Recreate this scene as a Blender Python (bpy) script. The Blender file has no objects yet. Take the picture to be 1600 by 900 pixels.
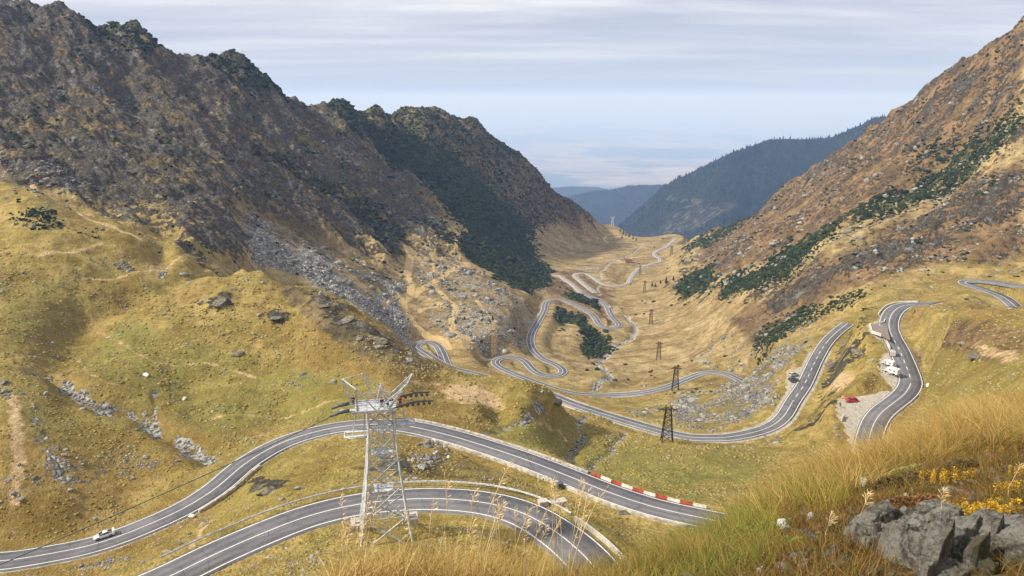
import bpy, math, random
import numpy as np
from mathutils import Vector, Matrix
rng = np.random.default_rng(7)
random.seed(7)
SC = bpy.context.scene
COL = SC.collection
# ------------------------------------------------------------------ camera, world, sun, exposure
F = 1200.0
PITCH = math.radians(14.0)
SP, CP = math.sin(PITCH), math.cos(PITCH)
cam = bpy.data.cameras.new('camera')
cam.sensor_width = 36.0
cam.lens = 36.0*F/1600.0
cam.clip_start = 0.05
cam.clip_end = 250000.0
camo = bpy.data.objects.new('camera', cam)
COL.objects.link(camo)
camo.location = (0, 0, 0)
camo.rotation_euler = (math.radians(90)-PITCH, 0, 0)
SC.camera = camo

SUN_EL, SUN_AZ = 39.0, 258.0       # azimuth clockwise from +Y (the view direction): behind and to the left
world = bpy.data.worlds.new('World')
SC.world = world
world.use_nodes = True
nt = world.node_tree
nt.nodes.clear()
def wn(kind, **kw):
    n = nt.nodes.new(kind)
    for k, v in kw.items(): setattr(n, k, v)
    return n
L = nt.links.new
sky = wn('ShaderNodeTexSky', sky_type='NISHITA', sun_disc=False)
sky.sun_elevation = math.radians(SUN_EL)
sky.sun_rotation = math.radians(SUN_AZ)
sky.altitude = 2000
sky.air_density = 1.0; sky.dust_density = 1.5; sky.ozone_density = 1.0
tc = wn('ShaderNodeTexCoord')
sep = wn('ShaderNodeSeparateXYZ'); L(tc.outputs['Generated'], sep.inputs[0])
zz = wn('ShaderNodeMath', operation='MAXIMUM'); L(sep.outputs['Z'], zz.inputs[0]); zz.inputs[1].default_value = 0.0
za = wn('ShaderNodeMath', operation='ADD'); L(zz.outputs[0], za.inputs[0]); za.inputs[1].default_value = 0.07
px = wn('ShaderNodeMath', operation='DIVIDE'); L(sep.outputs['X'], px.inputs[0]); L(za.outputs[0], px.inputs[1])
py = wn('ShaderNodeMath', operation='DIVIDE'); L(sep.outputs['Y'], py.inputs[0]); L(za.outputs[0], py.inputs[1])
cmb = wn('ShaderNodeCombineXYZ'); L(px.outputs[0], cmb.inputs[0]); L(py.outputs[0], cmb.inputs[1])
mp = wn('ShaderNodeMapping'); L(cmb.outputs[0], mp.inputs[0])
mp.inputs['Rotation'].default_value = (0, 0, math.radians(-9)); mp.inputs['Scale'].default_value = (0.14, 0.34, 1)
n1 = wn('ShaderNodeTexNoise'); L(mp.outputs[0], n1.inputs['Vector'])
n1.inputs['Scale'].default_value = 1.0; n1.inputs['Detail'].default_value = 7; n1.inputs['Roughness'].default_value = 0.55; n1.inputs['Distortion'].default_value = 0.5
mp2 = wn('ShaderNodeMapping'); L(cmb.outputs[0], mp2.inputs[0])
mp2.inputs['Rotation'].default_value = (0, 0, math.radians(7)); mp2.inputs['Scale'].default_value = (0.30, 1.0, 1); mp2.inputs['Location'].default_value = (3.3, 1.7, 0)
n2 = wn('ShaderNodeTexNoise'); L(mp2.outputs[0], n2.inputs['Vector'])
n2.inputs['Scale'].default_value = 1.0; n2.inputs['Detail'].default_value = 8; n2.inputs['Roughness'].default_value = 0.6
nm = wn('ShaderNodeMix', data_type='FLOAT'); nm.inputs[0].default_value = 0.4
L(n1.outputs['Fac'], nm.inputs[2]); L(n2.outputs['Fac'], nm.inputs[3])
cr = wn('ShaderNodeValToRGB'); L(nm.outputs[0], cr.inputs[0])
e = cr.color_ramp.elements
e[0].position = 0.43; e[0].color = (4.6, 4.9, 5.9, 1)
e[1].position = 0.57; e[1].color = (8.2, 8.1, 8.2, 1)
x = e.new(0.50); x.color = (6.1, 6.25, 6.9, 1)
# clouds cover the sky from a few degrees above the horizon upwards
cov = wn('ShaderNodeMapRange'); L(sep.outputs['Z'], cov.inputs[0])
cov.inputs[1].default_value = 0.0; cov.inputs[2].default_value = 0.12; cov.inputs[3].default_value = 0.0; cov.inputs[4].default_value = 0.97
mx = wn('ShaderNodeMix', data_type='RGBA'); L(cov.outputs[0], mx.inputs[0])
hz = wn('ShaderNodeMix', data_type='RGBA'); hz.inputs[0].default_value = 0.9
L(sky.outputs[0], hz.inputs[6]); hz.inputs[7].default_value = (4.4, 5.1, 6.5, 1)
L(hz.outputs[2], mx.inputs[6]); L(cr.outputs[0], mx.inputs[7])
bg = wn('ShaderNodeBackground'); L(mx.outputs[2], bg.inputs[0]); bg.inputs[1].default_value = 0.088
wo = wn('ShaderNodeOutputWorld'); L(bg.outputs[0], wo.inputs[0])

sun = bpy.data.lights.new('sun', 'SUN')
sun.energy = 4.1; sun.angle = math.radians(4); sun.color = (1.0, 0.93, 0.82)
suno = bpy.data.objects.new('sun', sun); COL.objects.link(suno)
az, el = math.radians(SUN_AZ), math.radians(SUN_EL)
sdir = Vector((math.sin(az)*math.cos(el), math.cos(az)*math.cos(el), math.sin(el)))
suno.rotation_euler = sdir.to_track_quat('Z', 'Y').to_euler()
SC.view_settings.view_transform = 'Standard'
SC.view_settings.look = 'None'
SC.view_settings.exposure = 0.50
SC.view_settings.gamma = 1
SC.render.resolution_x = 1024; SC.render.resolution_y = 576
SC.cycles.volume_bounces = 3 if hasattr(SC, 'cycles') else 0

# ------------------------------------------------------------------ projection helpers
def t_of_v(v):
    b = (450.0-np.asarray(v, float))/F
    return (-SP+b*CP)/(CP+b*SP)
def s_of_uv(u, v):
    b = (450.0-np.asarray(v, float))/F
    return (np.asarray(u, float)-800.0)/F/(CP+b*SP)
def uv_of(s, t):
    b = (t*CP+SP)/(CP-t*SP)
    return 800+F*s*(CP+b*SP), 450-F*b
def P(u, v, Y=None, z=None):
    t = float(t_of_v(v)); s = float(s_of_uv(u, v))
    if Y is None: Y = z/t
    return (s*Y, Y, t*Y)
def lin(h):
    h = h.lstrip('#'); r = [int(h[i:i+2], 16)/255 for i in (0, 2, 4)]
    return tuple(c/12.92 if c <= 0.04045 else ((c+0.055)/1.055)**2.4 for c in r)
# ------------------------------------------------------------------ numpy noise
_perm = rng.permutation(4096)
_ang = rng.random(4096)*2*np.pi
_gx, _gy = np.cos(_ang).astype(np.float32), np.sin(_ang).astype(np.float32)
def perlin(x, y):
    x = np.asarray(x, np.float32); y = np.asarray(y, np.float32)
    xi = np.floor(x).astype(np.int64); yi = np.floor(y).astype(np.int64)
    xf = x-xi; yf = y-yi
    ux = xf*xf*xf*(xf*(xf*6-15)+10); uy = yf*yf*yf*(yf*(yf*6-15)+10)
    def g(ix, iy, dx, dy):
        h = _perm[(_perm[ix & 4095]+iy) & 4095]
        return _gx[h]*dx+_gy[h]*dy
    a = g(xi, yi, xf, yf); b = g(xi+1, yi, xf-1, yf)
    c = g(xi, yi+1, xf, yf-1); d = g(xi+1, yi+1, xf-1, yf-1)
    return (a+(b-a)*ux)*(1-uy)+(c+(d-c)*ux)*uy
def fbm(x, y, octs=5, gain=0.5, lac=2.03, ridged=False):
    r = 0; amp = 1.0; tot = 0
    for o in range(octs):
        n = perlin(x+o*37.1, y+o*17.7)
        if ridged: n = 1-2.6*np.abs(n)
        r = r+amp*n; tot += amp; amp *= gain; x = x*lac; y = y*lac
    return r/tot*(1.0 if ridged else 1.6)
def sst(x, a, b):
    x = np.clip((x-a)/(b-a), 0, 1); return x*x*(3-2*x)
# ------------------------------------------------------------------ road centre lines: (pixel u, pixel v, height)
def Z(pts, zs):
    n = len(pts); ks = sorted(zs)
    return [(u, v, float(np.interp(i, ks, [zs[k] for k in ks]))) for i, (u, v) in enumerate(pts)]
ROADS = [
 dict(n='near', w=8.6, pts=Z([(120,962),(250,908),(330,869),(400,838),(480,807),(560,788),(640,780),(700,780),(760,786),(820,803),(875,836),(920,876),(960,930)], {0:-77,6:-72.5,12:-71}), dash=None, c=1),
 dict(n='mid', w=8.0, pts=Z([(-160,876),(-80,878),(0,877),(80,865),(150,850),(220,825),(290,793),(340,761),(385,723),(440,692),(500,673),(560,664),(630,665),(700,680),(760,698),(820,718),(880,741),(950,769),(1020,792),(1090,808),(1160,822),(1230,833)], {0:-101,5:-98,9:-92,12:-87,19:-84,21:-84}), dash=None, c=1),
 dict(n='c', w=6.3, pts=Z([(662,551),(684,565),(706,575),(740,584),(790,596),(850,613),(887,628),(925,641),(960,652),(1000,664),(1040,675),(1077,683),(1110,684),(1140,683),(1180,675),(1207,665),(1225,650),(1240,625),(1257,600),(1275,562),(1290,537),(1306,520),(1325,505)], {0:-141,5:-130,11:-122,15:-119,19:-112,22:-108}), dash=(17,20), c=1),
 dict(n='c_top', w=6.2, pts=Z([(662,551),(650,543),(654,537),(667,534),(682,539),(690,551),(696,566),(705,580)], {0:-141,7:-145}), dash=None, c=1),
 dict(n='d', w=5.8, pts=Z([(1160,596),(1130,583),(1100,582),(1070,593),(1040,605),(1000,614),(960,617),(915,617),(888,613),(862,606),(837,597),(810,587),(787,577),(773,568),(777,561),(792,558),(810,559),(822,566),(830,576),(841,584),(855,588),(870,587),(880,582),(877,575),(865,568),(848,561),(835,549),(829,535),(831,520),(840,504),(850,485),(853,473),(863,468),(878,468),(895,475),(912,483),(925,491),(932,500),(937,508),(950,513),(964,511),(967,506),(960,499),(953,489),(949,479),(940,471),(925,464),(908,457)], {0:-149,2:-152,6:-157,13:-151,21:-155,31:-164,39:-171,47:-178}), dash=None, c=0.8),
 dict(n='d_up', w=5.5, pts=Z([(908,457),(895,445),(882,436),(872,430),(861,430),(866,426)][:5][::1], {0:-178,4:-183}), dash=None, c=0.6),
 dict(n='e', w=5.4, pts=Z([(930,458),(915,446),(903,436),(898,430),(904,427),(916,427),(925,432),(936,440),(950,446),(967,446),(980,443),(986,434),(992,425),(1000,419),(1018,412),(1031,409),(1031,404),(1023,399),(1024,394),(1033,389),(1042,385),(1050,378),(1056,373)], {0:-183,3:-186,9:-191,14:-199,22:-213}), dash=None, c=0.6),
 dict(n='g', w=8.2, pts=Z([(1460,474),(1434,475),(1413,477),(1399,484),(1391,496),(1389,511),(1394,526),(1404,544),(1413,565),(1421,586),(1423,600),(1413,616),(1393,632),(1377,645),(1366,661),(1358,685),(1352,720)], {0:-88,1:-90,7:-97,12:-101,16:-104}), dash=(6,10), c=1),
 dict(n='f', w=7.0, pts=Z([(1680,462),(1600,448),(1560,441),(1530,438),(1511,439),(1508,443),(1524,448),(1548,456),(1569,465),(1588,480)], {0:-84,4:-90,9:-91}), dash=None, c=1),
]
def catmull(pts, step):
    p = np.array(pts, float); p = np.vstack([2*p[0]-p[1], p, 2*p[-1]-p[-2]])
    out = []
    for i in range(1, len(p)-2):
        n = max(2, int(np.linalg.norm(p[i+1][:2]-p[i][:2])/step))
        for k in range(n):
            t = k/n
            t0 = 0.5*(2*p[i]+(-p[i-1]+p[i+1])*t+(2*p[i-1]-5*p[i]+4*p[i+1]-p[i+2])*t*t+(-p[i-1]+3*p[i]-3*p[i+1]+p[i+2])*t**3)
            out.append(t0)
    out.append(p[-2]); out = np.array(out)
    d = np.r_[0, np.cumsum(np.linalg.norm(np.diff(out[:, :2], axis=0), axis=1))]
    m = np.arange(0, d[-1], step)
    return np.stack([np.interp(m, d, out[:, k]) for k in range(3)], 1)
for r in ROADS:
    q = catmull([P(u, v, z=z) for u, v, z in r['pts']], 1.0 if r['c'] == 1 else 1.6)
    k = 5
    for c in (0, 1, 2):                                     # light smoothing
        for _ in range(2):
            m = q[:, c].copy(); m[2:-2] = (q[:-4, c]+q[1:-3, c]+q[2:-2, c]+q[3:-1, c]+q[4:, c])/5; q[:, c] = m
    r['line'] = q
# ------------------------------------------------------------------ height control points (u, v, Y)
C = []
def cp(*a): C.extend(a)
# left foreground basin and hummocks
cp((0,430,285),(0,500,250),(0,580,215),(0,660,188),(0,740,170),(0,810,160),(-250,430,290),(-250,600,215),(-250,800,160),(-250,880,150),
   (100,520,255),(100,620,212),(100,720,180),(100,800,162),(200,600,225),(200,680,200),(200,750,182),(200,800,168),(70,575,222),(140,620,212),(250,665,206),(300,705,192),
   (0,350,325),(80,380,308),(150,360,330),(250,400,335),(100,450,284),(200,458,294),(260,443,302),(320,427,316),(350,500,268),(300,560,246),(350,640,218),(400,590,240),(330,600,236),
   (450,660,214),(450,600,234),(450,520,262),(430,460,286),(520,630,212),(520,560,240),(600,650,200),(600,600,216),(600,550,244),(700,650,205),(680,600,232),
   (750,640,214),(750,605,236),(800,650,212),(850,645,224),(300,620,230),(380,690,200))
CRESTS = [  # visible crest lines: behind each point the ground falls away
 [(-250,270,380),(-100,275,370),(0,285,355),(60,300,350),(120,330,346),(180,345,344),(240,372,340),(270,380,338),(330,405,335),(390,427,330)],
 [(130,500,272),(190,480,280),(250,460,288),(330,436,296),(410,424,302),(480,449,296),(540,476,288),(600,511,276),(660,556,262),(700,571,256),(770,588,250),(820,598,245),(858,613,239)],
]
BEHIND1 = (1.10, 0.055)
cp((60,345,322),(200,420,308),(345,423,338))
# scree basin and meadow tracks, left valley side
cp((440,470,400),(560,450,455),(500,420,455),(450,400,455),(400,380,450),(620,440,520),(640,400,600),(640,480,480),(700,500,470),(740,540,432),(740,480,505),(740,430,590),(700,390,650),
   (770,520,450),(800,480,530),(820,450,620),(690,530,425),(650,520,430),(600,490,445),(780,545,438),
   (860,445,700),(900,400,980),(900,370,1150),(850,400,880),(950,400,960),(960,375,1150),(930,385,1080))
CRESTS += [[(900,345,1270),(930,350,1290),(955,351,1310),(975,362,1300),(1000,378,1280),(1030,381,1270),(1062,374,1240)]]
# left mountain face
cp((0,300,400),(100,330,385),(200,352,378),(300,385,372),(0,230,450),(100,250,455),(200,270,470),(300,330,435),(300,220,545),(400,340,490),(400,240,600),(500,390,510),(500,290,620),
   (200,150,590),(90,130,560),(600,360,640),(600,260,790),(700,340,760),(700,250,920),(800,370,880),(800,310,980),(860,350,1060),(0,120,545),(-250,150,520),(-250,260,430))
CRESTS += [[(-300,-40,600),(-150,-20,610),(0,14,615),(35,25,622),(70,32,626),(105,30,632),(140,44,640),(190,50,648),(220,62,652),(240,86,658),(265,92,668),(290,107,675),(305,98,690),(340,97,705),(370,104,715),(400,120,725),(430,136,735),(460,158,755),(480,167,770),(505,170,800),(523,177,815),(540,166,825),(560,182,850),(590,165,890),(620,181,930),(643,175,960),(665,167,975),(700,180,1010),(725,188,1035),(740,183,1045),(770,215,1075),(800,238,1105),(820,251,1125),(845,275,1150),(862,298,1170),(885,308,1200),(902,317,1220),(920,334,1245),(937,352,1262)]]
# valley floor
cp((1000,540,520),(985,530,540),(1030,500,590),(1000,470,670),(1000,440,780),(1040,420,880),(1050,395,1000),(1000,400,1000),(940,430,800),(930,540,530),(900,580,440),(940,590,410),(1060,560,470),(1100,530,490),(900,520,540),(880,500,580),
   (1029,562,470),(1017,507,580),(1055,609,383),(1042,690,237),(1000,640,330),(1050,640,330),(1090,610,375),(980,600,420))
# right side
cp((1150,540,432),(1150,500,475),(1150,450,560),(1150,400,650),(1100,450,640),(1100,410,780),(1100,380,880),(1250,500,412),(1250,440,480),(1250,370,590),(1250,330,690),(1200,590,350),(1200,540,392),(1150,640,292),(1150,600,345),(1225,570,330),
   (1340,560,298),(1335,520,315),(1340,480,345),(1300,600,282),(1280,650,258),(1250,690,238),(1330,626,247),(1300,640,254),(1200,720,216),(1280,700,226),(1350,600,258),(1375,575,270),
   (1400,440,388),(1400,380,450),(1400,300,540),(1400,230,630),(1500,420,392),(1500,340,455),(1500,240,540),(1500,160,590),(1600,400,398),(1600,300,445),(1600,200,495),(1600,120,530),(1800,300,430),(1800,100,520),(1800,430,380),
   (1300,440,430),(1300,350,540),(1300,290,680),(1480,455,372))
CRESTS += [[(1900,-150,610),(1750,-55,605),(1680,-5,604),(1600,45,602),(1560,72,618),(1530,92,630),(1500,116,645),(1475,128,658),(1450,150,672),(1425,165,690),(1400,182,712),(1380,196,735),(1355,216,765),(1330,234,790),(1300,252,820),(1265,269,850),(1240,290,870),(1222,304,880),(1200,322,890),(1150,350,940),(1120,356,1000),(1090,366,1100),(1075,372,1180)]]
# green field below the middle road
cp((940,752,182),(1000,745,190),(1080,770,172),(1130,790,160),(1100,740,196),(1180,750,188),(1050,720,208),(1000,700,226),(950,680,246),(900,700,222),(860,690,222),(920,730,196),(1100,710,216),(860,660,234),(910,650,262),(780,660,214),(1200,800,158))
# right shoulder
cp((1450,590,222),(1600,590,125),(1500,600,166),(1600,540,166),(1500,540,206),(1420,650,188),(1440,520,262),(1380,690,190),(1700,560,140),(1800,520,160),(1500,660,120),(1600,650,90),(1350,740,150))
CRESTS += [[(1434,484,300),(1460,479,262),(1500,480,236),(1540,485,222),(1580,488,214),(1640,490,210),(1800,490,205)]]
# knoll between the two roads and banks
cp((600,690,168),(600,730,152),(600,765,139),(680,700,166),(700,750,146),(500,700,176),(400,760,158),(450,730,166),(350,820,142),(300,850,137),(800,760,150),(850,790,142),(930,810,136),(1000,840,130),(1050,870,122),(180,890,136),(60,930,130),(-200,930,135),
   (700,838,110),(608,838,110),(550,860,105),(800,860,104),(480,870,104),(880,930,96))
# hidden ground between the foreground knoll and the valley
for u_, t_ in ((-400,-.80),(0,-.82),(300,-.84),(600,-.84),(900,-.80),(1100,-.76),(1250,-.68),(1400,-.60),(1550,-.50),(1700,-.46),(2000,-.42)):
    C.append(((u_-800)/F/0.86, 62.0, t_, 'raw'))
S_, Y_, T_ = [], [], []
for c in C:
    if len(c) == 4: S_.append(c[0]); Y_.append(c[1]); T_.append(c[2])
    else: S_.append(float(s_of_uv(c[0], c[1]))); Y_.append(c[2]); T_.append(float(t_of_v(c[1])))
CR_pts = []
for ci, line in enumerate(CRESTS):
    for (u, v, Y) in line:
        s, t = float(s_of_uv(u, v)), float(t_of_v(v))
        S_.append(s); Y_.append(Y); T_.append(t); CR_pts.append((s, Y))
        if ci in (0, 1):
            dr = 0.012 if ci == 0 else (0.0 if u < 300 else .010 if u < 360 else .022 if u < 400 else .035)
            if dr: S_.append(s); Y_.append(Y*1.09); T_.append(t-dr)
        elif ci == 2:
            S_.append(s); Y_.append(Y*1.12); T_.append(t-0.05); S_.append(s); Y_.append(Y*1.6); T_.append(t-0.25); S_.append(s); Y_.append(Y*2.2); T_.append(t-.4)
        elif ci == 5:
            S_.append(s); Y_.append(Y*1.1); T_.append(t-0.02)
        else:
            S_.append(s); Y_.append(Y*1.08); T_.append(t-0.03); S_.append(s); Y_.append(Y*1.4); T_.append(t-0.16); S_.append(s); Y_.append(Y*1.9); T_.append(t-.30)
            S_.append(s); Y_.append(Y*0.96); T_.append(t-0.017)
for r in ROADS:
    q = r['line'][::14]
    for x_, y_, z_ in q:
        S_.append(x_/y_); Y_.append(y_); T_.append(z_/y_)
S_ = np.array(S_); Y_ = np.array(Y_); T_ = np.array(T_)
KS, KY = 2.2, 1.0
A_ = np.stack([S_*KS, np.log(Y_)*KY], 1)
def kern(d2): return np.sqrt(d2+0.0006)
D2 = ((A_[:, None]-A_[None])**2).sum(-1)
n_ = len(A_)
M_ = np.zeros((n_+3, n_+3)); M_[:n_, :n_] = kern(D2)-np.eye(n_)*0.004
Q_ = np.c_[np.ones(n_), A_]; M_[:n_, n_:] = Q_; M_[n_:, :n_] = Q_.T
sol = np.linalg.solve(M_, np.r_[T_, 0, 0, 0])
def rbf(s, y):
    a = np.stack([s.ravel()*KS, np.log(y.ravel())*KY], 1); out = np.empty(len(a))
    for i in range(0, len(a), 8000):
        b = a[i:i+8000]; d = kern(((b[:, None]-A_[None])**2).sum(-1))
        out[i:i+8000] = d@sol[:n_]+sol[n_]+b@sol[n_+1:]
    return out.reshape(s.shape)
# near knoll (where the photographer stands)
NEAR = [(-300,1150,3.0),(0,1060,3.1),(200,1010,3.1),(400,960,3.1),(500,930,3.2),(600,922,3.3),(700,925,3.3),(800,935,3.2),(900,925,3.4),(1000,905,3.6),(1100,900,3.1),(1200,900,2.8),(1300,900,2.6),(1400,900,2.5),(1500,900,2.4),(1600,900,2.3),(1800,880,2.3),
        (1050,885,4.6),(1120,852,5.2),(1200,812,6.0),(1260,782,6.6),(1320,748,7.4),(1400,712,8.2),(1480,682,9.0),(1560,655,10),(1650,640,10.5),(1800,610,11),
        (1250,850,3.7),(1300,810,4.2),(1400,800,3.5),(1400,750,5.0),(1500,800,3.3),(1500,740,4.8),(1500,700,7.0),(1600,780,3.6),(1600,720,5.2),(1600,685,7.2),(1700,700,6.0),
        (600,1150,1.5),(1000,1150,1.5),(1400,1150,1.4),(0,1300,1.5),(1800,1150,1.4),
        (400,1000,4.2),(700,980,4.4),(1000,945,5.2),(0,1120,4.2)]
NS_ = np.array([s_of_uv(u, v) for u, v, Y in NEAR]); NY_ = np.array([Y for u, v, Y in NEAR]); NZ_ = np.array([float(t_of_v(v))*Y for u, v, Y in NEAR])
for u_, z12 in ((-300,-12.5),(0,-12),(400,-11.5),(800,-11),(1000,-10.2),(1200,-8.2),(1400,-6.7),(1600,-5.2),(1800,-4.8),(2000,-4.6)):
    NS_ = np.append(NS_, (u_-800)/F/.9); NY_ = np.append(NY_, 13.0); NZ_ = np.append(NZ_, z12-.5)
NA = np.stack([NS_*3.0, NY_*0.35], 1)
nn = len(NA); M2 = np.zeros((nn+3, nn+3)); M2[:nn, :nn] = np.sqrt(((NA[:, None]-NA[None])**2).sum(-1)+.01)-np.eye(nn)*.002
Q2 = np.c_[np.ones(nn), NA]; M2[:nn, nn:] = Q2; M2[nn:, :nn] = Q2.T
sol2 = np.linalg.solve(M2, np.r_[NZ_, 0, 0, 0])
def near_z(s, y):
    b = np.stack([s.ravel()*3.0, y.ravel()*0.35], 1)
    d = np.sqrt(((b[:, None]-NA[None])**2).sum(-1)+.01)
    return (d@sol2[:nn]+sol2[nn]+b@sol2[nn+1:]).reshape(s.shape)
# ------------------------------------------------------------------ the grid (azimuth s = x/y, distance y)
SG = np.concatenate([np.linspace(-1.15, -.80, 40)[:-1], np.linspace(-.80, .80, 1260), np.linspace(.80, 1.15, 40)[1:]])
YG = np.concatenate([np.linspace(0.5, 13, 330)[:-1], np.geomspace(13, 72, 60)[:-1], np.geomspace(72, 1500, 1240)[:-1], np.geomspace(1500, 12000, 330)[:-1], np.geomspace(12000, 120000, 70)])
NSG, NYG = len(SG), len(YG)
def up(fn, cs, cy, ss, ys, logy=True):
    """evaluate fn on a coarse grid and interpolate (Catmull-Rom) to ss x ys"""
    g1, g2 = np.meshgrid(cs, cy)
    v = fn(g1, g2)
    def W(c, x):
        c = np.asarray(c); h = c[1]-c[0]; p = (x-c[0])/h; i = np.clip(np.floor(p).astype(int), 0, len(c)-2); f = p-i
        w = np.zeros((len(x), len(c))); r = np.arange(len(x))
        cc = (-.5*f+f*f-.5*f**3, 1-2.5*f*f+1.5*f**3, .5*f+2*f*f-1.5*f**3, -.5*f*f+.5*f**3)
        for k, q in zip((-1, 0, 1, 2), cc): np.add.at(w, (r, np.clip(i+k, 0, len(c)-1)), q)
        return w
    ly = (np.log(cy), np.log(ys)) if logy else (cy, ys)
    return W(ly[0], ly[1])@v@W(cs, ss).T
T = np.zeros((NYG, NSG))
jf0 = int(np.searchsorted(YG, 60)); jf1 = int(np.searchsorted(YG, 2900))
T[jf0:jf1] = up(rbf, np.linspace(-1.16, 1.16, 240), np.geomspace(59, 2950, 260), SG, YG[jf0:jf1])
jn = int(np.searchsorted(YG, 13.0))
nz = up(near_z, np.linspace(-1.16, 1.16, 120), np.linspace(0.4, 13.2, 80), SG, YG[:jn+1], False)
T[:jn+1] = nz/YG[:jn+1, None]
za_, zb_ = nz[jn], T[jf0]*YG[jf0]
for j in range(jn+1, jf0):
    f = (YG[j]-YG[jn])/(YG[jf0]-YG[jn]); T[j] = (za_*(1-f)+zb_*f)/YG[j]
X = SG[None, :]*YG[:, None]; YY = np.repeat(YG[:, None], NSG, 1); ZZ = T*YY
SS = np.repeat(SG[None, :], NYG, 0)
TPL = ZZ/YY                                   # smooth shape kept for the masks
U0, V0 = uv_of(SS[:jf1], TPL[:jf1])
# ------------------------------------------------------------------ masks (what grows or lies where)
RW, RH, RX0, RY0, RS = 1100, 620, -300, -160, 2.0     # raster of 2 px cells
gx = RX0+(np.arange(RW)+.5)*RS; gy = RY0+(np.arange(RH)+.5)*RS
def poly_mask(poly):
    m = np.zeros((RH, RW), bool); p = poly+[poly[0]]
    for (x1, y1), (x2, y2) in zip(p[:-1], p[1:]):
        if y1 == y2: continue
        c = (gy > min(y1, y2)) & (gy <= max(y1, y2))
        xc = x1+(gy[c]-y1)*(x2-x1)/(y2-y1)
        m[c] ^= gx[None, :] < xc[:, None]
    return m
def blur(a, k):
    for ax in (0, 1):
        for _ in range(2):
            cs = np.cumsum(np.pad(a, [(k+1, k) if q == ax else (0, 0) for q in (0, 1)], mode='edge'), axis=ax)
            a = (np.take(cs, range(2*k+1, cs.shape[ax]), ax)-np.take(cs, range(0, cs.shape[ax]-2*k-1), ax))/(2*k+1)
    return a
def raster(lst, k=4):
    a = np.zeros((RH, RW))
    for v, poly in lst: a = np.maximum(a, poly_mask(poly)*v)
    return blur(a, k)
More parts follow.
